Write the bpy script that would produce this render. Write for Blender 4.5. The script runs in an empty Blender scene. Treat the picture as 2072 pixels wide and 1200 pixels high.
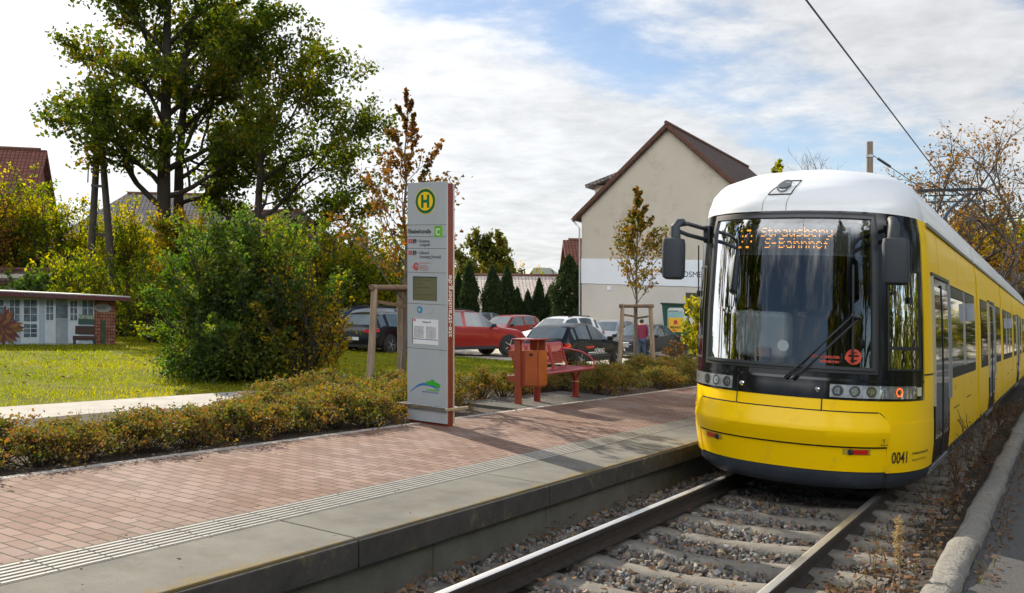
import bpy, bmesh, math, random
import numpy as np
from mathutils import Vector, Matrix, Euler, Quaternion
R = math.radians
S = bpy.context.scene
COL = S.collection

# ------------------------------------------------------------------ camera
YAW = R(31.8); CC, SS = math.cos(YAW), math.sin(YAW)
EYE = 1.68
cam_d = bpy.data.cameras.new("camera"); cam = bpy.data.objects.new("camera", cam_d); COL.objects.link(cam)
cam_d.sensor_width = 36.0; cam_d.lens = 1800.0/2072.0*36.0; cam_d.shift_y = 28.3/2072.0
cam_d.clip_start = 0.05; cam_d.clip_end = 3000.0
cam.location = (0, 0, EYE); cam.rotation_euler = (R(90), 0, YAW)
S.camera = cam

# ------------------------------------------------------------------ sun and sky
SUN_AZ, SUN_EL = R(-65.0), R(31.0)          # azimuth clockwise from +Y
sdir = Vector((math.sin(SUN_AZ)*math.cos(SUN_EL), math.cos(SUN_AZ)*math.cos(SUN_EL), math.sin(SUN_EL)))
sun_d = bpy.data.lights.new("sun", 'SUN'); sun = bpy.data.objects.new("sun", sun_d); COL.objects.link(sun)
sun_d.energy = 3.8; sun_d.angle = R(0.53); sun_d.color = (1.0, 0.89, 0.72)
sun.rotation_euler = (-sdir).to_track_quat('-Z', 'Y').to_euler()

world = bpy.data.worlds.new("World"); S.world = world; world.use_nodes = True
def make_world():
    nt = world.node_tree; N, L = nt.nodes, nt.links; N.clear()
    out = N.new('ShaderNodeOutputWorld'); bg = N.new('ShaderNodeBackground'); bg.inputs['Strength'].default_value = 0.1
    sky = N.new('ShaderNodeTexSky'); sky.sky_type = 'NISHITA'; sky.sun_disc = False
    sky.sun_elevation = SUN_EL; sky.sun_rotation = SUN_AZ % (2*math.pi); sky.air_density = 1.0; sky.dust_density = 0.25; sky.ozone_density = 1.6
    tc = N.new('ShaderNodeTexCoord'); sep = N.new('ShaderNodeSeparateXYZ'); L.new(tc.outputs['Generated'], sep.inputs[0])
    def m(op, a, b=None, c=None, clamp=False):
        n = N.new('ShaderNodeMath'); n.operation = op; n.use_clamp = clamp
        for i, v in enumerate((a, b, c)):
            if v is None: continue
            if isinstance(v, (int, float)): n.inputs[i].default_value = v
            else: L.new(v, n.inputs[i])
        return n.outputs[0]
    zc = m('MAXIMUM', sep.outputs['Z'], 0.0); zd = m('ADD', zc, 0.16)
    # cloud sheet: view direction projected on a plane overhead, axes turned to run with the cloud streets
    ca, sa = math.cos(YAW), math.sin(YAW)
    rx = m('ADD', m('MULTIPLY', sep.outputs['X'], ca), m('MULTIPLY', sep.outputs['Y'], sa))
    ry = m('ADD', m('MULTIPLY', sep.outputs['X'], -sa), m('MULTIPLY', sep.outputs['Y'], ca))
    u = m('DIVIDE', rx, zd); v = m('DIVIDE', ry, zd)
    comb = N.new('ShaderNodeCombineXYZ'); L.new(u, comb.inputs[0]); L.new(v, comb.inputs[1])
    def noise(scale, det, rough, dist, off, stretch=(1, 1, 1), rot=0.0):
        mp = N.new('ShaderNodeMapping'); mp.inputs['Location'].default_value = off; mp.inputs['Scale'].default_value = stretch; mp.inputs['Rotation'].default_value = (0, 0, rot)
        L.new(comb.outputs[0], mp.inputs['Vector'])
        n = N.new('ShaderNodeTexNoise'); n.inputs['Scale'].default_value = scale; n.inputs['Detail'].default_value = det
        n.inputs['Roughness'].default_value = rough; n.inputs['Distortion'].default_value = dist; L.new(mp.outputs[0], n.inputs['Vector'])
        return n.outputs['Fac']
    big = noise(0.75, 3, 0.5, 0.4, (3.1, 1.7, 0), (1.0, 1.5, 1), R(-18))
    det = noise(2.4, 10, 0.60, 0.25, (0.3, 5.2, 0), (1.0, 1.25, 1), R(-25))
    rip = noise(8.0, 6, 0.62, 0.15, (7, 2, 0), (1.0, 1.2, 1), R(-30))
    # one bank of cloud ends along a line running off to the right; clear band beside it, then thinner cloud again
    g = m('SUBTRACT', m('SUBTRACT', v, m('MULTIPLY', u, 0.87)), 2.23)
    mr = N.new('ShaderNodeMapRange'); mr.interpolation_type = 'SMOOTHSTEP'; L.new(g, mr.inputs['Value']); mr.inputs['From Min'].default_value = -0.28; mr.inputs['From Max'].default_value = 0.22; mr.inputs['To Min'].default_value = -0.14; mr.inputs['To Max'].default_value = 0.36
    gg = m('DIVIDE', m('ADD', g, 1.0), 0.42); gau = m('POWER', 2.718, m('MULTIPLY', m('MULTIPLY', gg, gg), -1.0))
    bias = m('ADD', mr.outputs['Result'], m('MULTIPLY', gau, 0.38))
    # behind the viewpoint an unseen bright cloud bank is added to fill shaded sides
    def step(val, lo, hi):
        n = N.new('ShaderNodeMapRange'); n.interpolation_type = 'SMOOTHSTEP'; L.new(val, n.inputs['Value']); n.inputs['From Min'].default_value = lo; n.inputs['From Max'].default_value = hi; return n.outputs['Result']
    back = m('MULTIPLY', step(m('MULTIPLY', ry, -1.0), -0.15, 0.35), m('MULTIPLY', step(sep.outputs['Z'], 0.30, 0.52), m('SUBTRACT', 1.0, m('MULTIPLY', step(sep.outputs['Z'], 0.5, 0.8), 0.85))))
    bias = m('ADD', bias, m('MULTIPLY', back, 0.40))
    f = m('ADD', m('ADD', m('MULTIPLY', big, 0.45), m('MULTIPLY', det, 0.95)), m('ADD', m('MULTIPLY', rip, 0.30), bias))
    cov = N.new('ShaderNodeMapRange'); cov.interpolation_type = 'SMOOTHSTEP'
    L.new(f, cov.inputs['Value']); cov.inputs['From Min'].default_value = 0.64; cov.inputs['From Max'].default_value = 1.02
    # glow of the cloud sheet around the sun
    dotn = N.new('ShaderNodeVectorMath'); dotn.operation = 'DOT_PRODUCT'; L.new(tc.outputs['Generated'], dotn.inputs[0]); dotn.inputs[1].default_value = sdir
    glow = m('POWER', m('MAXIMUM', dotn.outputs['Value'], 0.0), 6.0)
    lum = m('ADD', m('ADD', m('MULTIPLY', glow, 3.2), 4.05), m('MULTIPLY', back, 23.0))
    shade = m('ADD', m('MULTIPLY', rip, 0.55), m('ADD', m('MULTIPLY', det, 0.55), 0.46))
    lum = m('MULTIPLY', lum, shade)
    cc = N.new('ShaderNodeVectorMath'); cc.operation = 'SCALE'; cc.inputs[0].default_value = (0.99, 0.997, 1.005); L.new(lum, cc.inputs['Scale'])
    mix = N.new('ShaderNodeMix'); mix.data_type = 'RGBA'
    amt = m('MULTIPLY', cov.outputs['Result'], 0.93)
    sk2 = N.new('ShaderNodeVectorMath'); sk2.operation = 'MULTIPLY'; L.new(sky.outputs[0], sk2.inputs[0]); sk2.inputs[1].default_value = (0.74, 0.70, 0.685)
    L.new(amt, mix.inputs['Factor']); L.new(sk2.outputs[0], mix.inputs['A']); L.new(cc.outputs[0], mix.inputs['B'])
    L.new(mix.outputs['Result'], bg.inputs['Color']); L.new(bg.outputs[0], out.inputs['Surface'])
make_world()
S.view_settings.view_transform = 'Standard'; S.view_settings.look = 'None'; S.view_settings.gamma = 1.0
S.view_settings.exposure = 0.94
S.view_settings.use_curve_mapping = False
S.render.engine = 'CYCLES'
S.cycles.max_bounces = 8; S.cycles.transparent_max_bounces = 12; S.cycles.diffuse_bounces = 3; S.cycles.glossy_bounces = 4
S.cycles.use_denoising = True; S.cycles.caustics_reflective = False; S.cycles.caustics_refractive = False

# ------------------------------------------------------------------ helpers
def at(px, zc):                       # street position seen in direction px of the 2072 px wide frame at depth zc
    xc = (px-1036.0)/1800.0*zc
    return xc*CC-zc*SS, xc*SS+zc*CC
def hgt(px, py, zc):                  # height of a point seen at px, py at depth zc
    return EYE-(py+0.05*(2150-px)-684.0)*zc/1800.0
def heading(dx, dz):                  # turn (about Z) of a thing whose front (+Y) points dx to the right, dz into the distance
    return math.atan2(-(dx*CC-dz*SS), dx*SS+dz*CC)
SHEARED = []                            # roots sheared along their whole length; other roots only shift in height

class MB:
    def __init__(s): s.v = []; s.f = []; s.m = []; s.mi = 0
    def add(s, vs, fs):
        b = len(s.v); s.v += [tuple(p) for p in vs]
        for q in fs: s.f.append([b+i for i in q]); s.m.append(s.mi)
        return s
    def box(s, c, d, rot=None):
        x, y, z = d[0]/2, d[1]/2, d[2]/2
        vs = [Vector((a*x, b*y, e*z)) for e in (-1, 1) for b in (-1, 1) for a in (-1, 1)]
        if rot is not None:
            M = rot if isinstance(rot, Matrix) else Euler(rot).to_matrix()
            vs = [M @ p for p in vs]
        return s.add([p+Vector(c) for p in vs], [(0, 2, 3, 1), (4, 5, 7, 6), (0, 1, 5, 4), (2, 6, 7, 3), (0, 4, 6, 2), (1, 3, 7, 5)])
    def box2(s, a, b): return s.box([(a[i]+b[i])/2 for i in range(3)], [abs(b[i]-a[i]) for i in range(3)])
    def bar(s, p, q, w, h):
        p, q = Vector(p), Vector(q); d = q-p
        M = d.to_track_quat('Y', 'Z').to_matrix()
        return s.box((p+q)/2, (w, d.length, h), M)
    def tube(s, pts, rad, n=8, cap=True):
        pts = [Vector(p) for p in pts]; k = len(pts)
        if isinstance(rad, (int, float)): rad = [rad]*k
        t0 = (pts[1]-pts[0]).normalized(); a = t0.orthogonal().normalized(); vs = []; fs = []
        for i, p in enumerate(pts):
            t = (pts[min(i+1, k-1)]-pts[max(i-1, 0)]).normalized()
            a = (a-t*a.dot(t)); a = a.normalized() if a.length > 1e-6 else t.orthogonal().normalized(); b = t.cross(a)
            for j in range(n):
                w = 2*math.pi*j/n; vs.append(p+(a*math.cos(w)+b*math.sin(w))*rad[i])
        for i in range(k-1):
            for j in range(n): fs.append((i*n+j, i*n+(j+1) % n, (i+1)*n+(j+1) % n, (i+1)*n+j))
        if cap: fs += [tuple(range(n-1, -1, -1)), tuple((k-1)*n+j for j in range(n))]
        return s.add(vs, fs)
    def cyl(s, p, q, r, n=12, r2=None): return s.tube([p, q], [r, r if r2 is None else r2], n)
    def prism(s, pts, d):
        n = len(pts); d = Vector(d); vs = [Vector(p) for p in pts]; vs += [p+d for p in vs]
        return s.add(vs, [tuple(range(n-1, -1, -1)), tuple(range(n, 2*n))]+[(i, (i+1) % n, n+(i+1) % n, n+i) for i in range(n)])
    def lathe(s, prof, c=(0, 0, 0), n=20, axis='Z'):
        vs = []; fs = []; c = Vector(c); k = len(prof)
        for r, z in prof:
            for j in range(n):
                w = 2*math.pi*j/n; x, y = r*math.cos(w), r*math.sin(w)
                vs.append(c+(Vector((x, y, z)) if axis == 'Z' else Vector((z, x, y)) if axis == 'X' else Vector((x, z, y))))
        for i in range(k-1):
            for j in range(n): fs.append((i*n+j, i*n+(j+1) % n, (i+1)*n+(j+1) % n, (i+1)*n+j))
        if prof[0][0] > 1e-5: fs.append(tuple(range(n-1, -1, -1)))
        if prof[-1][0] > 1e-5: fs.append(tuple((k-1)*n+j for j in range(n)))
        return s.add(vs, fs)
    def grid(s, rows, closed=False):
        n = len(rows[0]); vs = [p for r in rows for p in r]; fs = []
        for i in range(len(rows)-1):
            for j in range(n-1 if not closed else n):
                fs.append((i*n+j, i*n+(j+1) % n, (i+1)*n+(j+1) % n, (i+1)*n+j))
        return s.add(vs, fs)
    def mesh(s, name):
        me = bpy.data.meshes.new(name); me.from_pydata([tuple(p) for p in s.v], [], s.f); me.update(); return me
    def build(s, name, mats, parent=None, smooth=False, bevel=0.0, loc=(0, 0, 0), segs=2, recalc=True, auto=None):
        me = s.mesh(name)
        if recalc:
            bm = bmesh.new(); bm.from_mesh(me); bmesh.ops.recalc_face_normals(bm, faces=bm.faces); bm.to_mesh(me); bm.free()
        if not isinstance(mats, (list, tuple)): mats = [mats]
        for mt in mats: me.materials.append(mt)
        if len(mats) > 1: me.polygons.foreach_set('material_index', s.m)
        if smooth: me.polygons.foreach_set('use_smooth', [True]*len(me.polygons))
        if smooth and auto is not None: me.set_sharp_from_angle(angle=R(auto))
        o = bpy.data.objects.new(name, me); COL.objects.link(o); o.location = loc
        if parent: o.parent = parent
        if bevel:
            b = o.modifiers.new('bevel', 'BEVEL'); b.width = bevel; b.segments = segs; b.limit_method = 'ANGLE'; b.angle_limit = R(35)
        return o

def tag(o, label=None, cat=None, group=None, kind=None):
    if label: o['label'] = label
    if cat: o['category'] = cat
    if group: o['group'] = group
    if kind: o['kind'] = kind
    return o
def thing(name, label, cat, loc=(0, 0, 0), rz=0.0, group=None, sheared=False):
    o = bpy.data.objects.new(name, None); COL.objects.link(o); o.location = loc; o.rotation_euler = (0, 0, rz)
    o.empty_display_size = 0.2
    if sheared: SHEARED.append(o)
    return tag(o, label, cat, group)
def struct(o, kind='structure'):
    tag(o, kind=kind); SHEARED.append(o); return o
def copy_tree(o, parent=None):
    c = o.copy(); COL.objects.link(c); c.parent = parent
    for ch in list(o.children): copy_tree(ch, c)
    return c
def text_mb(body, size, align='LEFT', depth=0.0, bold=0.0, res=3, sx=1.0):
    cu = bpy.data.curves.new('lettering', 'FONT'); cu.body = body; cu.size = size; cu.align_x = align; cu.resolution_u = res
    cu.extrude = depth; cu.offset = bold
    o = bpy.data.objects.new('lettering', cu); COL.objects.link(o)
    dg = bpy.context.evaluated_depsgraph_get(); me = bpy.data.meshes.new_from_object(o.evaluated_get(dg))
    vs = [Vector((v.co.x*sx, v.co.y, v.co.z)) for v in me.vertices]; fs = [tuple(p.vertices) for p in me.polygons]
    bpy.data.objects.remove(o); bpy.data.curves.remove(cu); bpy.data.meshes.remove(me)
    return vs, fs
def put_text(mb, body, size, origin, ux, uy, align='LEFT', bold=0.0, sx=1.0):
    vs, fs = text_mb(body, size, align, 0, bold, 3, sx); o, ux, uy = Vector(origin), Vector(ux), Vector(uy)
    mb.add([o+ux*p.x+uy*p.y for p in vs], fs); return mb

# ------------------------------------------------------------------ materials
MATS = {}
def pmat(name, col, rough=0.6, metal=0.0, var=0.12, scale=6.0, bump=0.0, spec=0.5, coat=0.0, col2=None, detail=5, bscale=None, emit=None, coord='Object', stretch=None, dirt=None):
    if name in MATS: return MATS[name]
    mt = bpy.data.materials.new(name); mt.use_nodes = True; nt = mt.node_tree; N, L = nt.nodes, nt.links
    b = N['Principled BSDF']; b.inputs['Roughness'].default_value = rough; b.inputs['Metallic'].default_value = metal
    b.inputs['Specular IOR Level'].default_value = spec; b.inputs['Coat Weight'].default_value = coat; b.inputs['Coat Roughness'].default_value = 0.04
    c1 = tuple(max(0, x*(1-var)) for x in col); c2 = col2 if col2 else tuple(min(1, x*(1+var)) for x in col)
    tc = N.new('ShaderNodeTexCoord'); src = tc.outputs[coord]
    if stretch:
        mp = N.new('ShaderNodeMapping'); mp.inputs['Scale'].default_value = stretch; L.new(src, mp.inputs[0]); src = mp.outputs[0]
    n = N.new('ShaderNodeTexNoise'); n.inputs['Scale'].default_value = scale; n.inputs['Detail'].default_value = detail; n.inputs['Roughness'].default_value = 0.65
    L.new(src, n.inputs['Vector'])
    r = N.new('ShaderNodeValToRGB'); r.color_ramp.elements[0].position = 0.32; r.color_ramp.elements[1].position = 0.68
    r.color_ramp.elements[0].color = (*c1, 1); r.color_ramp.elements[1].color = (*c2, 1); L.new(n.outputs['Fac'], r.inputs[0])
    cout = r.outputs[0]
    if dirt:                      # (colour, noise scale, threshold): patches of stain with their own shape
        n3 = N.new('ShaderNodeTexNoise'); n3.inputs['Scale'].default_value = dirt[1]; n3.inputs['Detail'].default_value = 7; n3.inputs['Roughness'].default_value = 0.7; L.new(tc.outputs[coord], n3.inputs['Vector'])
        mr = N.new('ShaderNodeMapRange'); mr.inputs['From Min'].default_value = dirt[2]; mr.inputs['From Max'].default_value = dirt[2]+0.15; L.new(n3.outputs['Fac'], mr.inputs['Value'])
        mx = N.new('ShaderNodeMix'); mx.data_type = 'RGBA'; L.new(mr.outputs['Result'], mx.inputs['Factor']); L.new(cout, mx.inputs['A']); mx.inputs['B'].default_value = (*dirt[0], 1); cout = mx.outputs['Result']
    L.new(cout, b.inputs['Base Color'])
    if bump:
        n2 = N.new('ShaderNodeTexNoise'); n2.inputs['Scale'].default_value = bscale or scale*6; n2.inputs['Detail'].default_value = 6; L.new(src, n2.inputs['Vector'])
        bp = N.new('ShaderNodeBump'); bp.inputs['Strength'].default_value = bump; bp.inputs['Distance'].default_value = 0.02
        L.new(n2.outputs['Fac'], bp.inputs['Height']); L.new(bp.outputs[0], b.inputs['Normal'])
    if emit: b.inputs['Emission Color'].default_value = (*emit[0], 1); b.inputs['Emission Strength'].default_value = emit[1]
    MATS[name] = mt; return mt
def glassmat(name, tint=(0.5, 0.55, 0.55), refl=0.08, rough=0.01, gain=1.6):
    if name in MATS: return MATS[name]
    mt = bpy.data.materials.new(name); mt.use_nodes = True; nt = mt.node_tree; N, L = nt.nodes, nt.links; N.clear()
    out = N.new('ShaderNodeOutputMaterial'); tr = N.new('ShaderNodeBsdfTransparent'); tr.inputs[0].default_value = (*tint, 1)
    gl = N.new('ShaderNodeBsdfGlossy'); gl.inputs['Roughness'].default_value = rough; gl.inputs[0].default_value = (0.95, 0.97, 1, 1)
    fr = N.new('ShaderNodeFresnel'); fr.inputs['IOR'].default_value = 1.55
    ad = N.new('ShaderNodeMath'); ad.operation = 'MULTIPLY_ADD'; ad.inputs[1].default_value = gain; ad.inputs[2].default_value = refl; ad.use_clamp = True; L.new(fr.outputs[0], ad.inputs[0])
    mx = N.new('ShaderNodeMixShader'); L.new(ad.outputs[0], mx.inputs[0]); L.new(tr.outputs[0], mx.inputs[1]); L.new(gl.outputs[0], mx.inputs[2]); L.new(mx.outputs[0], out.inputs[0])
    MATS[name] = mt; return mt
def leafmat(name, cols, trans=0.45, rough=0.65, patch=1.2, spec=0.13):
    if name in MATS: return MATS[name]
    mt = bpy.data.materials.new(name); mt.use_nodes = True; nt = mt.node_tree; N, L = nt.nodes, nt.links; N.clear()
    out = N.new('ShaderNodeOutputMaterial'); g = N.new('ShaderNodeNewGeometry'); tc = N.new('ShaderNodeTexCoord')
    n = N.new('ShaderNodeTexNoise'); n.inputs['Scale'].default_value = patch; n.inputs['Detail'].default_value = 3; L.new(tc.outputs['Object'], n.inputs['Vector'])
    a = N.new('ShaderNodeMath'); a.operation = 'MULTIPLY_ADD'; a.inputs[1].default_value = 0.55; L.new(g.outputs['Random Per Island'], a.inputs[0])
    sc = N.new('ShaderNodeMath'); sc.operation = 'MULTIPLY_ADD'; sc.inputs[1].default_value = 1.5; sc.inputs[2].default_value = -0.52; L.new(n.outputs['Fac'], sc.inputs[0]); L.new(sc.outputs[0], a.inputs[2])
    r = N.new('ShaderNodeValToRGB'); L.new(a.outputs[0], r.inputs[0]); el = r.color_ramp.elements
    while len(el) < len(cols): el.new(0.5)
    for i, cl in enumerate(cols): el[i].position = i/(len(cols)-1); el[i].color = (*cl, 1)
    d = N.new('ShaderNodeBsdfPrincipled'); d.inputs['Roughness'].default_value = rough; d.inputs['Specular IOR Level'].default_value = spec; L.new(r.outputs[0], d.inputs['Base Color'])
    t = N.new('ShaderNodeBsdfTranslucent'); hs = N.new('ShaderNodeHueSaturation'); hs.inputs['Saturation'].default_value = 1.15; hs.inputs['Value'].default_value = 2.2; L.new(r.outputs[0], hs.inputs['Color']); L.new(hs.outputs[0], t.inputs[0])
    mx = N.new('ShaderNodeMixShader'); mx.inputs[0].default_value = trans; L.new(d.outputs[0], mx.inputs[1]); L.new(t.outputs[0], mx.inputs[2]); L.new(mx.outputs[0], out.inputs[0])
    MATS[name] = mt; return mt

def np_mesh(name, V, Fa, mat, smooth=False):
    """V (n,3) floats, Fa (m,k) ints: every face has k corners."""
    me = bpy.data.meshes.new(name); m, k = Fa.shape
    me.vertices.add(len(V)); me.vertices.foreach_set('co', np.ascontiguousarray(V, dtype=np.float32).ravel())
    me.loops.add(m*k); me.loops.foreach_set('vertex_index', np.ascontiguousarray(Fa, dtype=np.int32).ravel())
    me.polygons.add(m); me.polygons.foreach_set('loop_start', np.arange(0, m*k, k, dtype=np.int32))
    try: me.polygons.foreach_set('loop_total', np.full(m, k, dtype=np.int32))
    except Exception: pass
    me.polygons.foreach_set('use_smooth', np.full(m, smooth)); me.update(calc_edges=True); me.validate()
    for mt in (mat if isinstance(mat, (list, tuple)) else [mat]): me.materials.append(mt)
    return me
def np_obj(name, V, Fa, mat, parent=None, loc=(0, 0, 0), smooth=False):
    o = bpy.data.objects.new(name, np_mesh(name, V, Fa, mat, smooth)); COL.objects.link(o); o.location = loc
    if parent: o.parent = parent
    return o
def unit(a): return a/np.maximum(np.linalg.norm(a, axis=-1, keepdims=True), 1e-9)
def leaf_arrays(C, size, rng, aspect=0.62, droop=0.25, flat=0.0):
    n = len(C); t = unit(rng.normal(size=(n, 3))+np.array([0, 0, -droop])); q = rng.normal(size=(n, 3)); q[:, 2] += flat*2
    nb = unit(np.cross(t, q)); nn = np.cross(t, nb); s = (size*rng.uniform(0.6, 1.35, n))[:, None]
    V = np.stack([C-t*s*0.5, C+nb*s*aspect*0.5+nn*s*0.1-t*s*0.05, C+t*s*0.5, C-nb*s*aspect*0.5+nn*s*0.1-t*s*0.05], 1).reshape(-1, 3)
    F = np.arange(4*n).reshape(n, 4); return V, F
# ------------------------------------------------------------------ setting: ground, platform, road, track bed
XT = -2.355                                   # centre of the track
def sheet(name, x0, x1, y0, y1, z, mat, nx=2, ny=2, bumpy=0.0, seed=0, zf=None):
    xs = np.linspace(x0, x1, nx); ys = np.linspace(y0, y1, ny); rng = np.random.default_rng(seed)
    Z = np.full((ny, nx), z)+rng.normal(size=(ny, nx))*bumpy
    Xg, Yg = np.meshgrid(xs, ys)
    if zf: Z = Z+zf(Xg, Yg)
    V = np.stack([Xg, Yg, Z], -1).reshape(-1, 3); i = np.arange(ny*nx).reshape(ny, nx)
    F = np.stack([i[:-1, :-1], i[:-1, 1:], i[1:, 1:], i[1:, :-1]], -1).reshape(-1, 4)
    return struct(np_obj(name, V, F, mat, smooth=True))
M_soil = pmat('bed_soil', (0.045, 0.032, 0.022), 0.95, var=0.4, scale=9, bump=0.8, bscale=40)
M_lawn = pmat('lawn_ground', (0.11, 0.13, 0.010), 0.95, var=0.3, scale=1.3, bump=0.6, bscale=60, col2=(0.20, 0.20, 0.018), detail=8, spec=0.05)
M_bed = pmat('track_bed', (0.042, 0.033, 0.024), 0.95, var=0.45, scale=14, bump=1.0, bscale=30)
M_path = pmat('path_paving', (0.36, 0.34, 0.31), 0.9, var=0.14, scale=3.0, bump=0.2)
M_lot = pmat('parking_gravel', (0.40, 0.36, 0.30), 0.95, var=0.16, scale=0.8, bump=0.4, bscale=50)
M_asph = pmat('road_asphalt', (0.085, 0.084, 0.084), 0.85, var=0.25, scale=55, bump=0.7, bscale=160, dirt=((0.06, 0.058, 0.055), 1.2, 0.58))

sheet('ground', -170, 170, -60, 170, -0.55, M_lawn, 30, 30)
sheet('lawn', -60, -11.6, -14, 24.4, 0.0, M_lawn, 60, 60, 0.008, 3)
sheet('verge', -12.9, -11.6, 24.4, 60, -0.004, M_lawn, 4, 40, 0.006, 4)
sheet('parking_lot', -60, -12.9, 24.4, 62, -0.06, M_lot, 2, 2)
sheet('lot_verge', -60, -12.9, 24.4, 25.0, -0.02, M_lawn, 40, 3, 0.006, 5)
sheet('path', -11.7, -10.1, -14, 60, 0.1, M_path, 2, 2)
sheet('planting_bed', -10.15, -6.72, -14, 60, 0.14, M_soil, 14, 120, 0.012, 6, zf=lambda x, y: (x+10.15)/3.43*0.07)
sheet('road', -0.56, 9.0, -30, 120, 0.0, M_asph, 2, 2)
sheet('far_pavement', 9.0, 13.0, -30, 120, 0.05, M_path, 2, 2)
sheet('track_bed', -4.4, -0.56, -20, 90, -0.245, M_bed, 24, 240, 0.012, 7, zf=lambda x, y: np.clip((x+1.52)/0.75, 0, 1)*0.20)

def paving_mat():
    mt = bpy.data.materials.new('platform_pavers'); mt.use_nodes = True; nt = mt.node_tree; N, L = nt.nodes, nt.links; b = N['Principled BSDF']
    tc = N.new('ShaderNodeTexCoord'); br = N.new('ShaderNodeTexBrick'); L.new(tc.outputs['Object'], br.inputs['Vector'])
    br.inputs['Scale'].default_value = 1.0; br.inputs['Brick Width'].default_value = 0.2; br.inputs['Row Height'].default_value = 0.1
    br.inputs['Mortar Size'].default_value = 0.0055; br.inputs['Mortar Smooth'].default_value = 0.1; br.offset = 0.5
    br.inputs['Color1'].default_value = (0.165, 0.098, 0.075, 1); br.inputs['Color2'].default_value = (0.245, 0.162, 0.13, 1); br.inputs['Mortar'].default_value = (0.034, 0.028, 0.018, 1)
    n = N.new('ShaderNodeTexNoise'); n.inputs['Scale'].default_value = 1.1; n.inputs['Detail'].default_value = 6; L.new(tc.outputs['Object'], n.inputs['Vector'])
    n2 = N.new('ShaderNodeTexNoise'); n2.inputs['Scale'].default_value = 90; n2.inputs['Detail'].default_value = 4; L.new(tc.outputs['Object'], n2.inputs['Vector'])
    hs = N.new('ShaderNodeHueSaturation'); L.new(br.outputs['Color'], hs.inputs['Color'])
    v = N.new('ShaderNodeMath'); v.operation = 'MULTIPLY_ADD'; v.inputs[1].default_value = 0.55; v.inputs[2].default_value = 0.62; L.new(n.outputs['Fac'], v.inputs[0])
    v2 = N.new('ShaderNodeMath'); v2.operation = 'MULTIPLY_ADD'; v2.inputs[1].default_value = 0.36; L.new(n2.outputs['Fac'], v2.inputs[0]); L.new(v.outputs[0], v2.inputs[2]); L.new(v2.outputs[0], hs.inputs['Value'])
    sa = N.new('ShaderNodeMath'); sa.operation = 'MULTIPLY_ADD'; sa.inputs[1].default_value = -0.9; sa.inputs[2].default_value = 1.4; L.new(n.outputs['Fac'], sa.inputs[0]); L.new(sa.outputs[0], hs.inputs['Saturation'])
    n5 = N.new('ShaderNodeTexNoise'); n5.inputs['Scale'].default_value = 7; n5.inputs['Detail'].default_value = 3; L.new(tc.outputs['Object'], n5.inputs['Vector'])
    m5 = N.new('ShaderNodeMapRange'); m5.inputs['From Min'].default_value = .70; m5.inputs['From Max'].default_value = .76; m5.inputs['To Max'].default_value = .75; L.new(n5.outputs['Fac'], m5.inputs['Value'])
    n6 = N.new('ShaderNodeTexNoise'); n6.inputs['Scale'].default_value = 2.3; n6.inputs['Detail'].default_value = 8; n6.inputs['Roughness'].default_value = .7; L.new(tc.outputs['Object'], n6.inputs['Vector'])
    m6 = N.new('ShaderNodeMapRange'); m6.inputs['From Min'].default_value = .55; m6.inputs['From Max'].default_value = .72; m6.inputs['To Max'].default_value = .55; L.new(n6.outputs['Fac'], m6.inputs['Value'])
    x6 = N.new('ShaderNodeMix'); x6.data_type = 'RGBA'; L.new(m6.outputs[0], x6.inputs['Factor']); L.new(hs.outputs[0], x6.inputs['A']); x6.inputs['B'].default_value = (0.085, 0.062, 0.045, 1)
    x5 = N.new('ShaderNodeMix'); x5.data_type = 'RGBA'; L.new(m5.outputs[0], x5.inputs['Factor']); L.new(x6.outputs['Result'], x5.inputs['A']); x5.inputs['B'].default_value = (0.34, 0.30, 0.27, 1)
    L.new(x5.outputs['Result'], b.inputs['Base Color']); b.inputs['Roughness'].default_value = 0.85; b.inputs['Specular IOR Level'].default_value = .2
    bp = N.new('ShaderNodeBump'); bp.inputs['Strength'].default_value = 0.6; bp.inputs['Distance'].default_value = 0.004
    inv = N.new('ShaderNodeMath'); inv.operation = 'MULTIPLY_ADD'; inv.inputs[1].default_value = -1.0; inv.inputs[2].default_value = 1.0; L.new(br.outputs['Fac'], inv.inputs[0])
    ad = N.new('ShaderNodeMath'); ad.operation = 'MULTIPLY_ADD'; ad.inputs[1].default_value = 0.3; L.new(n2.outputs['Fac'], ad.inputs[0]); L.new(inv.outputs[0], ad.inputs[2]); L.new(ad.outputs[0], bp.inputs['Height']); L.new(bp.outputs[0], b.inputs['Normal'])
    return mt
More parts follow.
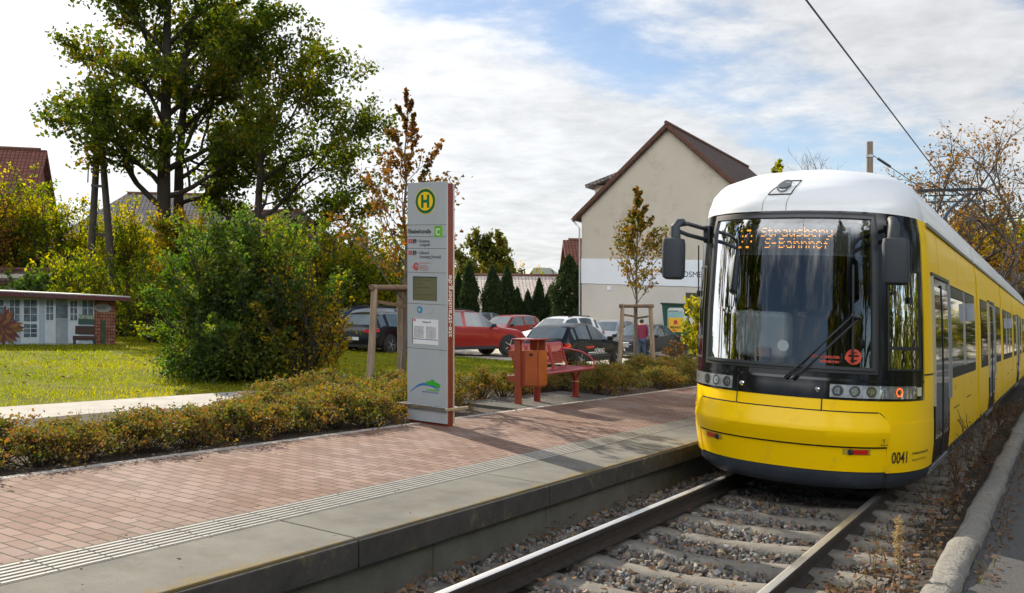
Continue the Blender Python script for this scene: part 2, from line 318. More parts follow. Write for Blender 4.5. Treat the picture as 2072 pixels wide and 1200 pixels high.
# paved platform: a real slab with its edging of narrow grey stones along the bed
struct(MB().box2((-6.64, -14, -0.2), (-4.62, 60, 0.25)).build('platform', paving_mat()))
M_conc = pmat('coping_concrete', (0.128, 0.124, 0.108), 0.9, var=0.28, scale=2.2, bump=0.25, bscale=120, dirt=((0.115, 0.10, 0.065), 2.6, 0.58))
def moss_edge(mt):
    # brown moss growing in along the outer edge of the coping
    nt = mt.node_tree; N, L = nt.nodes, nt.links; b = N['Principled BSDF']; src = b.inputs['Base Color'].links[0].from_socket
    tc = N.new('ShaderNodeTexCoord'); sp_ = N.new('ShaderNodeSeparateXYZ'); L.new(tc.outputs['Object'], sp_.inputs[0]); mr = N.new('ShaderNodeMapRange'); L.new(sp_.outputs['X'], mr.inputs['Value']); mr.inputs['From Min'].default_value = -3.85; mr.inputs['From Max'].default_value = -3.63; mr.inputs['To Max'].default_value = 0.42
    n = N.new('ShaderNodeTexNoise'); n.inputs['Scale'].default_value = 9; n.inputs['Detail'].default_value = 9; n.inputs['Roughness'].default_value = .75; L.new(tc.outputs['Object'], n.inputs['Vector'])
    n2 = N.new('ShaderNodeTexNoise'); n2.inputs['Scale'].default_value = .5; L.new(tc.outputs['Object'], n2.inputs['Vector'])
    a = N.new('ShaderNodeMath'); a.operation = 'ADD'; L.new(n.outputs['Fac'], a.inputs[0]); L.new(mr.outputs[0], a.inputs[1]); a2 = N.new('ShaderNodeMath'); a2.operation = 'MULTIPLY_ADD'; a2.inputs[1].default_value = .5; L.new(n2.outputs['Fac'], a2.inputs[0]); L.new(a.outputs[0], a2.inputs[2])
    th = N.new('ShaderNodeMapRange'); th.inputs['From Min'].default_value = .98; th.inputs['From Max'].default_value = 1.16; L.new(a2.outputs[0], th.inputs['Value'])
    mx = N.new('ShaderNodeMix'); mx.data_type = 'RGBA'; L.new(th.outputs[0], mx.inputs['Factor']); L.new(src, mx.inputs['A']); mx.inputs['B'].default_value = (0.17, 0.125, 0.045, 1); L.new(mx.outputs['Result'], b.inputs['Base Color'])
moss_edge(M_conc)
M_edge = pmat('edging_concrete', (0.36, 0.33, 0.30), 0.9, var=0.15, scale=5, bump=0.3)
M_rib = pmat('tactile_white', (0.275, 0.265, 0.24), 0.7, var=0.12, scale=8, dirt=((0.4, 0.38, 0.33), 6, 0.6))
M_groove = pmat('tactile_base', (0.10, 0.095, 0.088), 0.9, var=0.2, scale=8)
M_wallc = pmat('retaining_concrete', (0.115, 0.11, 0.092), 0.93, var=0.2, scale=3, bump=0.5, bscale=70, dirt=((0.10, 0.10, 0.07), 4.0, 0.55))
M_nose_shade = pmat('coping_face_shaded', (0.045, 0.042, 0.039), 0.9, var=0.35, scale=4, bump=0.3, dirt=((0.13, 0.115, 0.05), 5, 0.56))  # coping concrete with the front's shade put into the colour, plus moss stains
mb = MB(); y = -13.0
while y < 60: mb.box2((-6.735, y, 0.0), (-6.645, y+0.992, 0.252)); y += 1.0
struct(mb.build('platform_edging', M_edge, bevel=0.006, segs=1))
# coping slabs, 2.33 m each, overhanging the retaining wall
mb = MB(); y = 4.1-2.36*7
while y < 60:
    mb.mi = 0; mb.box2((-4.30, y+0.004, 0.07), (-3.66, y+2.352, 0.25))
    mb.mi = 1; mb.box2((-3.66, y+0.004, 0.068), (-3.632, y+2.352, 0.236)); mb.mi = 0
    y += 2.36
struct(mb.build('platform_coping', [M_conc, M_nose_shade], bevel=0.008, segs=2))
mb = MB(); y = -14.0
while y < 60: mb.box2((-4.3, y+0.003, -0.4), (-3.715, y+1.573, 0.066)); y += 1.58
struct(mb.build('retaining_wall', M_wallc, bevel=0.005, segs=1))
mb = MB(); y = 4.1-2.36*7
struct(MB().box2((-4.62, -14, 0.0), (-4.302, 60, 0.238)).build('tactile_base', M_groove))
while y < 60:
    yy = y
    while yy < y+2.34:
        for k in range(6):
            x = -4.588+k*0.0505
            mb.box2((x-0.0145, yy+0.003, 0.236), (x+0.0145, yy+0.293, 0.2505))
        yy += 0.295
    y += 2.36
struct(mb.build('tactile_strip', M_rib, bevel=0.003, segs=1))
struct(MB().box2((-4.62, -14, 0.1), (-4.609, 60, 0.2495)).box2((-4.312, -14, 0.1), (-4.302, 60, 0.2495)).build('tactile_border', M_conc))

# ---- tram track: rails on concrete sleepers
M_steel = pmat('rail_head', (0.80, 0.79, 0.78), 0.42, metal=1.0, var=0.1, scale=20, stretch=(1, 0.1, 1))
M_rust = pmat('rail_rust', (0.030, 0.022, 0.017), 0.85, var=0.35, scale=12, bump=0.4)
M_sleep = pmat('sleeper_concrete', (0.185, 0.17, 0.145), 0.9, var=0.2, scale=7, bump=0.5, bscale=60, dirt=((0.15, 0.13, 0.10), 5, 0.58))
track = thing('tram_track', 'tram track of two steel rails on concrete sleepers below the platform', 'track', sheared=True)
def rail_mb(x):
    prof = [(-0.065, -0.15), (0.065, -0.15), (0.065, -0.138), (0.012, -0.118), (0.009, -0.05), (0.034, -0.04), (0.036, -0.012), (0.030, -0.003), (0.018, 0.0), (-0.018, 0.0), (-0.030, -0.003), (-0.036, -0.012), (-0.034, -0.04), (-0.009, -0.05), (-0.012, -0.118), (-0.065, -0.138)]
    mb = MB(); n = len(prof); ys = [-20, 90]
    vs = [(x+p, yy, z) for yy in ys for p, z in prof]
    fs = [(i, (i+1) % n, n+(i+1) % n, n+i) for i in range(n)]
    for i, q in enumerate(fs):
        mb.mi = 1 if 7 <= i <= 9 else 0
        mb.add([vs[j] for j in q], [(0, 1, 2, 3)])
    return mb
for x in (-3.115, -1.595):
    rail_mb(x).build('rail', [M_rust, M_steel], track)
def sleeper_mesh(seed):
    rng = random.Random(seed); rows = []
    for i in range(25):
        x = -1.3+2.6*i/24; a = abs(x); top = -0.142 if a > 0.66 else -0.142-0.032*(1-(a/0.66)**2)
        w = 0.118-0.03*(1-min(1, a/0.7)); j = lambda: rng.uniform(-0.004, 0.004)
        rows.append([(x, -w-0.04, -0.33), (x, -w+j(), top-0.035), (x, -w+0.03+j(), top+j()), (x, w-0.03+j(), top+j()), (x, w+j(), top-0.035), (x, w+0.04, -0.33)])
    mb = MB(); mb.grid(rows); me = mb.mesh('sleeper'); me.materials.append(M_sleep); me.polygons.foreach_set('use_smooth', [True]*len(me.polygons)); return me
sl_mesh = [sleeper_mesh(k) for k in range(4)]
for k in range(30):
    o = bpy.data.objects.new('sleeper', sl_mesh[k % 4]); COL.objects.link(o); o.parent = track
    o.location = (XT, 2.25+k*0.64+random.Random(k).uniform(-.02, .02), random.Random(k+90).uniform(-0.012, 0.006)); o.rotation_euler = (0, 0, random.Random(k+7).uniform(-.01, .01)+(math.pi if k % 2 else 0))

# ---- ballast stones and fallen leaves (nobody could count them)
def rocks(P, size, rng, ntpl=14):
    tpl = []
    for k in range(ntpl):
        bm = bmesh.new()
        for q in unit(rng.normal(size=(11, 3)))*rng.uniform(0.7, 1.0, (11, 1)): bm.verts.new(q*np.array([1.0, rng.uniform(.6, .9), rng.uniform(.5, .8)]))
        r = bmesh.ops.convex_hull(bm, input=bm.verts); bmesh.ops.delete(bm, geom=[v for v in bm.verts if not v.link_faces], context='VERTS')
        bmesh.ops.triangulate(bm, faces=bm.faces); bm.verts.index_update()
        tpl.append((np.array([v.co[:] for v in bm.verts]), np.array([[v.index for v in f.verts] for f in bm.faces]))); bm.free()
    Vs = []; Fs = []; b = 0; pick = rng.integers(0, ntpl, len(P))
    for k in range(ntpl):
        idx = np.where(pick == k)[0]; tv, tf = tpl[k]; n = len(idx)
        q = unit(rng.normal(size=(n, 4))); w, x, y, z = q.T
        Rm = np.stack([1-2*(y*y+z*z), 2*(x*y-z*w), 2*(x*z+y*w), 2*(x*y+z*w), 1-2*(x*x+z*z), 2*(y*z-x*w), 2*(x*z-y*w), 2*(y*z+x*w), 1-2*(x*x+y*y)], -1).reshape(n, 3, 3)
        V = np.einsum('nij,vj->nvi', Rm, tv)*(size[idx])[:, None, None]+P[idx][:, None, :]
        F = (np.arange(n)*len(tv))[:, None, None]+tf[None]+b; Vs.append(V.reshape(-1, 3)); Fs.append(F.reshape(-1, 3)); b += n*len(tv)
    return np.concatenate(Vs), np.concatenate(Fs)
def rockmat():
    mt = bpy.data.materials.new('ballast_stone'); mt.use_nodes = True; nt = mt.node_tree; N, L = nt.nodes, nt.links; b = N['Principled BSDF']; b.inputs['Roughness'].default_value = 0.75
    g = N.new('ShaderNodeNewGeometry'); r = N.new('ShaderNodeValToRGB'); L.new(g.outputs['Random Per Island'], r.inputs[0]); el = r.color_ramp.elements
    cols = [(0.06, 0.058, 0.056), (0.14, 0.14, 0.14), (0.20, 0.17, 0.135), (0.13, 0.10, 0.08), (0.27, 0.26, 0.25), (0.18, 0.16, 0.145), (0.27, 0.19, 0.12), (0.10, 0.098, 0.10), (0.42, 0.41, 0.39)]
    while len(el) < len(cols): el.new(0.5)
    for i, cl in enumerate(cols): el[i].position = i/(len(cols)-1); el[i].color = (*cl, 1)
    r.color_ramp.interpolation = 'CONSTANT'
    tc = N.new('ShaderNodeTexCoord'); n = N.new('ShaderNodeTexNoise'); n.inputs['Scale'].default_value = 40; L.new(tc.outputs['Object'], n.inputs['Vector'])
    mx = N.new('ShaderNodeMix'); mx.data_type = 'RGBA'; mx.blend_type = 'MULTIPLY'; mx.inputs['Factor'].default_value = 0.6; L.new(r.outputs[0], mx.inputs['A']); L.new(n.outputs['Color'], mx.inputs['B'])
    hs = N.new('ShaderNodeHueSaturation'); hs.inputs['Value'].default_value = 1.25; hs.inputs['Saturation'].default_value = 1.05; L.new(mx.outputs['Result'], hs.inputs['Color']); L.new(hs.outputs[0], b.inputs['Base Color'])
    return mt
rng = np.random.default_rng(11)
def strip(n, x0, x1, y0, y1): return np.stack([rng.uniform(x0, x1, n), y0+(y1-y0)*rng.uniform(0, 1, n)**1.4], -1)
P2 = np.concatenate([strip(13500, -3.03, -1.68, 2.3, 13), strip(6500, -3.7, -3.17, 3.0, 15), strip(1500, -1.53, -0.85, 3.5, 12), strip(1800, -1.57, -1.2, 3.0, 12), strip(1300, -3.03, -1.68, 2.3, 6)])
near_sl = np.abs(((P2[:, 1]-2.25+0.32) % 0.64)-0.32) < 0.115
mid = (P2[:, 0] > -3.6)&(P2[:, 0] < -1.1)
keep = ~(near_sl & mid & (rng.uniform(size=len(P2)) < 0.93)); P2 = P2[keep]
z = np.where(P2[:, 0] > -1.53, -0.195+np.clip((P2[:, 0]+1.5)/0.75, 0, 1)*0.16, -0.205)+rng.uniform(-0.02, 0.022, len(P2))
V, F = rocks(np.column_stack([P2, z]), rng.uniform(0.018, 0.05, len(P2))*np.where(P2[:, 0] > -1.53, 0.8, 1.0), rng)
struct(np_obj('ballast', V, F, rockmat()), 'stuff')
M_dead = leafmat('dead_leaves', [(0.04, 0.018, 0.010), (0.10, 0.045, 0.02), (0.17, 0.08, 0.035), (0.07, 0.035, 0.02), (0.26, 0.15, 0.07), (0.12, 0.05, 0.025)], 0.1, 0.7, 3.0)
def litter(n, x0, x1, y0, y1, z, s, p=1.3): 
    q = np.stack([x0+(x1-x0)*rng.uniform(0, 1, n), y0+(y1-y0)*rng.uniform(0, 1, n)**p, np.full(n, z)+rng.uniform(0, 0.02, n)], -1); return q, np.full(n, s)
L_ = [litter(1200, -1.5, -0.8, 3.5, 26, -0.10, 0.06, 1.8), litter(650, -1.15, -0.79, 4, 30, -0.02, 0.07, 1.6), litter(420, -0.52, -0.36, 4, 25, 0.008, 0.05, 1.5), litter(200, -3.0, -1.7, 3, 10, -0.13, 0.06), litter(260, -3.7, -3.2, 4, 14, -0.13, 0.06),
      litter(60, -6.6, -3.7, 2.5, 20, 0.252, 0.028), litter(70, -4.62, -4.3, 2.5, 20, 0.252, 0.022), litter(140, -6.75, -6.5, 3, 20, 0.254, 0.04), litter(90, 0.0, 4.0, 5, 20, 0.004, 0.05), litter(500, -22, -12, 8, 24, 0.06, 0.09, 1)]
C_ = np.concatenate([a for a, b in L_]); s_ = np.concatenate([b for a, b in L_])
V, F = leaf_arrays(C_, s_, rng, 0.75, 0.0, 0.0)
V = V.reshape(-1, 4, 3); V[:, :, 2] = C_[:, 2:3]+(V[:, :, 2]-C_[:, 2:3])*0.35+0.008; V = V.reshape(-1, 3)
struct(np_obj('fallen_leaves', V, F, M_dead), 'stuff')
# ---- granite kerb stones
M_gran = pmat('kerb_granite', (0.21, 0.20, 0.18), 0.9, var=0.25, scale=22, bump=0.9, bscale=45, dirt=((0.11, 0.10, 0.08), 5, 0.58))
y = 1.2; k = 0; rr = random.Random(5)
kerb_src = []
while y < 42:
    ln = rr.uniform(0.85, 1.25)
    o = thing('kerb_stone', 'rough granite kerb stone in the row between road and tram track', 'kerb stone', (-0.655, y+ln/2, 0.0), rr.uniform(-.02, .02), 'granite kerb stones along the road')
    bm = bmesh.new(); bmesh.ops.create_cube(bm, size=1.0); bmesh.ops.subdivide_edges(bm, edges=bm.edges, cuts=5, use_grid_fill=True)
    for v in bm.verts:
        p = v.co; tap = 0.25*(p.z+0.5)
        q = Vector((p.x*(0.24-0.05*(p.z+.5)), p.y*(ln-0.015), p.z*0.42-0.105))
        if p.z > 0.3: q.x += 0.0; q.z -= 0.035*abs(p.x*2)**4+0.02*abs(p.y*2)**10
        q += Vector((rr.gauss(0, .0045), rr.gauss(0, .004), rr.gauss(0, .0045))); v.co = q
    me = bpy.data.meshes.new('kerb_stone'); bm.to_mesh(me); bm.free(); me.materials.append(M_gran); me.polygons.foreach_set('use_smooth', [True]*len(me.polygons)); me.set_sharp_from_angle(angle=R(50))
    bpy.data.objects.remove(o); o = bpy.data.objects.new('kerb_stone', me); COL.objects.link(o); o.location = (-0.655+rr.uniform(-.012, .012), y+ln/2, rr.uniform(-.035, .015)); o.rotation_euler = (rr.uniform(-.02, .02), rr.uniform(-.06, .06), rr.uniform(-.018, .018))
    tag(o, 'rough granite kerb stone in the row between road and tram track', 'kerb stone', 'granite kerb stones along the road')
    y += ln+rr.uniform(0.005, 0.03)
# ------------------------------------------------------------------ the tram
LV = np.array([(.12, 1.08, .22), (.2, 1.16, .10), (.32, 1.18, .08), (.54, 1.20, .03), (.69, 1.20, 0), (.86, 1.20, .03), (.97, 1.20, .06), (1.11, 1.20, .09), (1.24, 1.20, .13), (1.8, 1.19, .2), (2.53, 1.16, .32), (2.65, 1.15, .34), (2.75, 1.13, .37), (2.9, 1.11, .41), (3.05, 1.07, .53), (3.2, .98, .78), (3.32, .82, 1.1), (3.4, .5, 1.5), (3.43, .2, 1.9)])
NOSE, YSD, PW = 8.6, 10.2, 2.3
LV[:, 2] += NOSE
TEND = 38.6
def _plan(ph, hw, d): return hw*np.sign(np.sin(ph))*np.abs(np.sin(ph))**(2/PW), d*np.abs(np.cos(ph))**(2/PW)
_ph = np.linspace(0, math.pi/2, 3001); _px, _py = _plan(_ph, 1.2, 1.3)
_sl = np.concatenate([[0], np.cumsum(np.hypot(np.diff(_px), np.diff(_py)))]); SM = float(_sl[-1])
# smooth the level table a little so the panels are curved, not faceted
def lev(z): return np.interp(z, LV[:, 0], LV[:, 1]), np.interp(z, LV[:, 0], LV[:, 2])
def fpt(sv, z):
    """point of the cab surface: sv metres round the front from its centre line (+ right), z above the rail"""
    hw, no = lev(z); ys = max(YSD, no+0.9); a = min(abs(sv), SM)
    ph = np.interp(a, _sl, _ph)*(1 if sv >= 0 else -1); x, y = _plan(ph, hw, ys-no)
    return Vector((XT+x, ys-y+max(0, abs(sv)-SM), z))
def fnorm(sv, z):
    e = 0.01; a = fpt(min(sv+e, SM), z)-fpt(max(sv-e, -SM), z); b = fpt(sv, z+e)-fpt(sv, z-e)
    n = a.cross(b); n.normalize()
    return n if n.y < 0.3 or abs(n.x) > .5 or n.z > 0.3 else -n
def fo(sv, z, off): return fpt(sv, z)+fnorm(sv, z)*off
def patch(mb, s0, s1, z0, z1, off=0.0, ns=12, nz=4, depth=0.0):
    """piece of skin between s0(z)..s1(z); depth gives it a rim going back into the body"""
    f0 = s0 if callable(s0) else (lambda z: s0); f1 = s1 if callable(s1) else (lambda z: s1)
    zs = [z0+(z1-z0)*i/nz for i in range(nz+1)] if not isinstance(nz, (list, tuple)) else list(nz)
    rows = [[fo(f0(z)+(f1(z)-f0(z))*j/ns, z, off) for j in range(ns+1)] for z in zs]
    mb.grid(rows)
    if depth:
        edge = [(i, 0) for i in range(len(zs))]+[(len(zs)-1, j) for j in range(1, ns+1)]+[(i, ns) for i in range(len(zs)-2, -1, -1)]+[(0, j) for j in range(ns-1, 0, -1)]
        top = [rows[i][j] for i, j in edge]; zz = zs
        bot = [fo(f0(zz[i])+(f1(zz[i])-f0(zz[i]))*j/ns, zz[i], off-depth) for i, j in edge]
        mb.grid([top+[top[0]], bot+[bot[0]]])
    return mb
def strip(mb, pts, w, off, n=10):
    """thin line drawn on the skin along a polyline of (s, z)"""
    for (a, b) in zip(pts[:-1], pts[1:]):
        d = Vector((b[0]-a[0], b[1]-a[1])); m = max(1, int(d.length/0.06)); d.normalize(); q = Vector((-d.y, d.x))*w/2
        L_ = []; R_ = []
        for i in range(m+1):
            t = i/m; s_, z_ = a[0]+(b[0]-a[0])*t, a[1]+(b[1]-a[1])*t
            L_.append(fo(s_+q.x, z_+q.y, off)); R_.append(fo(s_-q.x, z_-q.y, off))
        mb.grid([L_, R_])
    return mb
def disc(mb, s_, z_, r, off, n=18, r0=0.0):
    ring = [fo(s_+r*math.cos(2*math.pi*i/n), z_+r*math.sin(2*math.pi*i/n), off) for i in range(n)]
    if r0:
        r2 = [fo(s_+r0*math.cos(2*math.pi*i/n), z_+r0*math.sin(2*math.pi*i/n), off) for i in range(n)]
        return mb.grid([ring+[ring[0]], r2+[r2[0]]])
    return mb.add(ring, [tuple(range(n))])
def ftext(mb, body, size, s0, z0, off=0.004, sx=1.0, bold=0.0, align='LEFT'):
    vs, fs = text_mb(body, size, align, 0, bold, 2, sx)
    mb.add([fo(s0+p.x, z0+p.y, off) for p in vs], fs); return mb

M_yel = pmat('tram_yellow', (0.90, 0.57, 0.0), 0.32, var=0.02, scale=2, spec=0.2, coat=0.06, dirt=((0.66, 0.43, 0.02), 2.5, 0.60))
M_white = pmat('tram_white', (0.76, 0.78, 0.80), 0.35, var=0.03, scale=2.5, coat=0.3, dirt=((0.55, 0.55, 0.54), 2.2, 0.63))
M_skirt = pmat('tram_skirt', (0.035, 0.045, 0.06), 0.5, var=0.2, scale=4, dirt=((0.075, 0.065, 0.055), 7, 0.56))
M_black = pmat('tram_gloss_black', (0.008, 0.009, 0.010), 0.12, var=0.1, coat=0.0, spec=0.35)
M_rub = pmat('tram_rubber', (0.014, 0.015, 0.017), 0.55, var=0.15, scale=15)
M_frame = pmat('tram_frame_grey', (0.035, 0.040, 0.045), 0.35, var=0.1)
M_seam = pmat('tram_seam', (0.012, 0.011, 0.008), 0.8, var=0.1)
M_plas = pmat('mirror_plastic', (0.030, 0.038, 0.050), 0.55, var=0.1, scale=30, bump=0.15, bscale=300)
M_glass = glassmat('windscreen_glass', (0.66, 0.70, 0.71), 0.05, 0.01, 1.1)
M_sglass = pmat('side_glass', (0.012, 0.014, 0.014), 0.03, var=0.05, spec=1.0, coat=1.0)
M_lens = glassmat('lamp_lens', (0.9, 0.92, 0.93), 0.0, 0.01, 0.5)
M_chrome = pmat('chrome', (0.75, 0.76, 0.78), 0.12, metal=1.0, var=0.03)
M_refl = pmat('reflector_silver', (0.55, 0.57, 0.60), 0.2, metal=0.9, var=0.1, scale=40)
M_alu = pmat('aluminium', (0.55, 0.56, 0.57), 0.35, metal=0.9, var=0.05)
M_red = pmat('lamp_red', (0.55, 0.012, 0.008), 0.3, var=0.05, coat=0.5)
M_led = pmat('indicator_glow', (0.9, 0.15, 0.05), 0.4, emit=((1.0, 0.16, 0.04), 1.6))
M_amber = pmat('display_glow', (1.0, 0.45, 0.05), 0.4, emit=((1.0, 0.36, 0.03), 1.2))
M_grey = pmat('cab_grey', (0.45, 0.47, 0.48), 0.6, var=0.08)
M_dark = pmat('cab_dark', (0.02, 0.021, 0.022), 0.8, var=0.1)
M_blk_txt = pmat('lettering_black', (0.015, 0.015, 0.015), 0.5, var=0.05)
M_wht_txt = pmat('lettering_white', (0.75, 0.76, 0.76), 0.5, var=0.05)

tram = thing('tram', 'yellow and white tram number 0041 with black front mask on the track', 'tram', (XT, 23.0, 0.0), 0, None, True)
def tp(mb, name, mat, par=None, **k):
    """build a part of the tram (coordinates are street coordinates)"""
    p = par or tram; o = mb.build(name, mat, **k); o.parent = p
    if p is tram: o.matrix_parent_inverse = Matrix.Translation(-Vector((XT, 23.0, 0.0)))
    return o
def zsteps(a, b, extra=()): return sorted({a, b, *[z for z in LV[:, 0] if a < z < b], *extra})
# --- cab front: lower skin, sides, black mask
tp(patch(MB(), -SM, SM, 0.31, 0.99, 0, 90, zsteps(0.31, 0.99)), 'front_panel', M_yel, smooth=True, auto=18)
tp(patch(MB(), -SM-.0, SM+.0, 0.12, 0.312, -0.012, 80, zsteps(0.12, 0.312)), 'front_skirt', M_skirt, smooth=True)
for sgn in (-1, 1):
    a, b = sorted((sgn*1.60, sgn*SM))
    tp(patch(MB(), a, b, 0.99, 2.81, 0, 12, zsteps(0.99, 2.81)), 'corner_panel', M_yel, smooth=True)
mask = MB()
patch(mask, -1.60, 1.60, 0.99, 1.30, 0.004, 70, zsteps(0.99, 1.30)); patch(mask, -1.60, 1.60, 2.74, 2.812, 0.004, 70, zsteps(2.74, 2.812))
for sgn in (-1, 1):
    for a, b in ((0.855, 1.04), (1.51, 1.60)):
        a, b = sorted((sgn*a, sgn*b)); patch(mask, a, b, 1.30, 2.74, 0.004, 4, zsteps(1.30, 2.74))
    a, b = sorted((sgn*1.04, sgn*1.51)); patch(mask, a, b, 2.25, 2.74, 0.004, 8, zsteps(2.25, 2.74))
tp(mask, 'front_mask', M_black, smooth=True)
# windscreen with its rubber frame
wf = MB()
def frame_ring(mb, s0, s1, z0, z1, w, off, h, ns=26):
    patch(mb, s0-w, s1+w, z1, z1+w, off, ns, 2, h); patch(mb, s0-w, s1+w, z0-w, z0, off, ns, 2, h)
    patch(mb, s0-w, s0, z0, z1, off, 2, zsteps(z0, z1), h); patch(mb, s1, s1+w, z0, z1, off, 2, zsteps(z0, z1), h)
frame_ring(wf, -0.855, 0.855, 1.30, 2.735, 0.03, 0.022, 0.05)
tp(wf, 'windscreen_frame', M_frame, smooth=True, auto=30)
wf2 = MB(); frame_ring(wf2, -0.89, 0.89, 1.265, 2.765, 0.028, 0.012, 0.04); tp(wf2, 'windscreen_seal', M_rub, smooth=True, auto=30)
tp(patch(MB(), -0.856, 0.856, 1.30, 2.736, 0.002, 40, zsteps(1.30, 2.736, [1.30+.09*i for i in range(1, 16)])), 'windscreen', M_glass, smooth=True)
for sgn in (-1, 1):
    a, b = sorted((sgn*1.04, sgn*1.51))
    sw = tp(patch(MB(), a, b, 1.30, 2.25, 0.003, 12, 12), 'corner_window', glassmat('corner_glass', (0.2, 0.22, 0.21), 0.01, 0.01, 1.2), smooth=True)
    tp(strip(MB(), [(a, 1.50), (b, 1.50)], 0.035, 0.012), 'window_bar', M_rub)
    f = MB(); frame_ring(f, a, b, 1.30, 2.25, 0.018, 0.012, 0.03, 12); tp(f, 'corner_window_frame', M_rub)
# lower hood over the coupler, with rounded upper corners
def hood_lim(z):
    e = 1.035
    if z > 0.74: e -= 0.10*((z-0.74)/0.135)**2.2
    return e
zs = [0.563, 0.60, 0.65, 0.694, 0.702, 0.74, 0.77, 0.80, 0.83, 0.855, 0.872]
hd = MB(); rows = []
def bulge(z): return 0.022+0.030*max(0.0, 1-abs(z-0.70)/0.16)
rows = [[fo(-hood_lim(z)+2*hood_lim(z)*j/60, z, bulge(z)) for j in range(61)] for z in zs]
hd.grid(rows)
ring = [r[0] for r in rows]+rows[-1][1:-1]+[r[-1] for r in rows[::-1]]+rows[0][-2:0:-1]
back = [fo(-hood_lim(z), z, -0.02) for z in zs]+[fo(-hood_lim(zs[-1])+2*hood_lim(zs[-1])*j/60, zs[-1], -0.02) for j in range(1, 60)]+[fo(hood_lim(z), z, -0.02) for z in zs[::-1]]+[fo(hood_lim(zs[0])-2*hood_lim(zs[0])*j/60, zs[0], -0.02) for j in range(1, 60)]
hd.grid([ring+[ring[0]], back+[back[0]]])
hood = tp(hd, 'coupler_hood', M_yel, smooth=True, auto=20)
sm = MB()
edge = [(-hood_lim(z)-.008, z) for z in zs]+[(hood_lim(z)+.008, z) for z in zs[::-1]]
strip(sm, [(-1.043, 0.556)]+[(-hood_lim(z)-0.008, z+.006) for z in zs], 0.016, 0.004); strip(sm, [(1.043, 0.556)]+[(hood_lim(z)+0.008, z+.006) for z in zs], 0.016, 0.004)
strip(sm, [(-0.94, 0.88), (0.94, 0.88)], 0.013, 0.004); strip(sm, [(-1.05, 0.553), (1.05, 0.553)], 0.022, 0.004)
for s_ in (-0.41, 0.41): strip(sm, [(s_, 0.88), (s_, 1.22)], 0.011, 0.007)
for s_ in (-1.045, 1.045): strip(sm, [(s_, 0.13), (s_, 0.60)], 0.011, 0.004)
for sg in (-1, 1): strip(sm, [(sg*1.62, 1.24), (sg*SM, 1.24)], 0.016, 0.004); strip(sm, [(sg*1.62, 2.80), (sg*1.62, 0.99)], 0.008, 0.004)
tp(sm, 'seam', M_seam)
for sg in (-1, 1):
    a, b = sorted((sg*1.03, sg*SM)); cr = MB()
    patch(cr, a, b, 0.30, 0.775, 0.006, 16, 4, 0.02); tp(cr, 'corner_apron', M_yel, smooth=True, auto=30)
for s_ in (-0.365, 0.365): tp(MB().lathe([(0.024, 0.0), (0.024, -0.006), (0.016, -0.012), (0.0, -0.013)], fo(s_, 1.075, 0.003), 16, 'Y'), 'bolt', M_chrome)
tp(patch(MB(), -0.30, 0.26, 1.165, 1.235, 0.007, 14, 1), 'wiper_slot', M_rub)
tp(patch(MB(), -1.60, 1.60, 1.16, 1.185, 0.010, 60, 2, 0.02), 'mask_ledge', M_black, smooth=True)
# headlights
for sg in (-1, 1):
    fs = lambda v: sorted((sg*v[0], sg*v[1]))
    a, b = fs((0.475, 1.415)); hl = tp(patch(MB(), a, b, 1.012, 1.132, 0.006, 20, 3), 'headlight', pmat('lamp_housing', (0.36, 0.37, 0.38), 0.4, metal=0.2, var=0.3, scale=18), smooth=True)
    for s_, ro, ri in ((0.545, 0.050, 0.036), (0.70, 0.050, 0.036), (0.86, 0.050, 0.036), (1.17, 0.05, 0.046)):
        m = MB(); disc(m, sg*s_, 1.074, ro, 0.012, 22, ri); lr = tp(m, 'lamp_ring', M_frame, hl)
        m = MB(); disc(m, sg*s_, 1.074, 0.036 if ri < .04 else 0.020, 0.010); tp(m, 'lamp_bulb', M_chrome, hl)
        if ri < .04: m = MB(); disc(m, sg*s_, 1.074, 0.015, 0.013); tp(m, 'lamp_core', M_refl, hl)
    if sg > 0:
        ld = MB(); disc(ld, 1.17, 1.074, 0.045, 0.014, 28, 0.032); tp(ld, 'indicator_light', M_led, hl)
    tp(patch(MB(), a, b, 1.012, 1.132, 0.020, 20, 3, 0.018), 'lamp_cover', M_lens, hl, smooth=True, auto=30)
    a, b = fs((1.46, 1.535)); tp(patch(MB(), a, b, 1.035, 1.12, 0.012, 5, 3, 0.012), 'side_lamp', pmat('side_lamp_cream', (0.62, 0.58, 0.42), 0.3, var=0.1))
    # recessed marker lamps in the apron
    a, b = fs((0.60, 0.86)); tp(patch(MB(), a, b, 0.478, 0.535, 0.003, 8, 1), 'marker_recess', pmat('recess_yellow', (0.42, 0.30, 0.02), 0.6))
    a, b = fs((0.69, 0.835)) if sg > 0 else fs((0.72, 0.85))
    tp(patch(MB(), a, b, 0.487, 0.527, 0.010, 8, 1, 0.008), 'marker_lamp', M_red)
    k = MB().lathe([(0.028, 0.01), (0.028, -0.012), (0.02, -0.018), (0.0, -0.018)], fo(sg*0.67, 0.505, 0.0), 16, 'Y'); tp(k, 'marker_cap', M_rub)
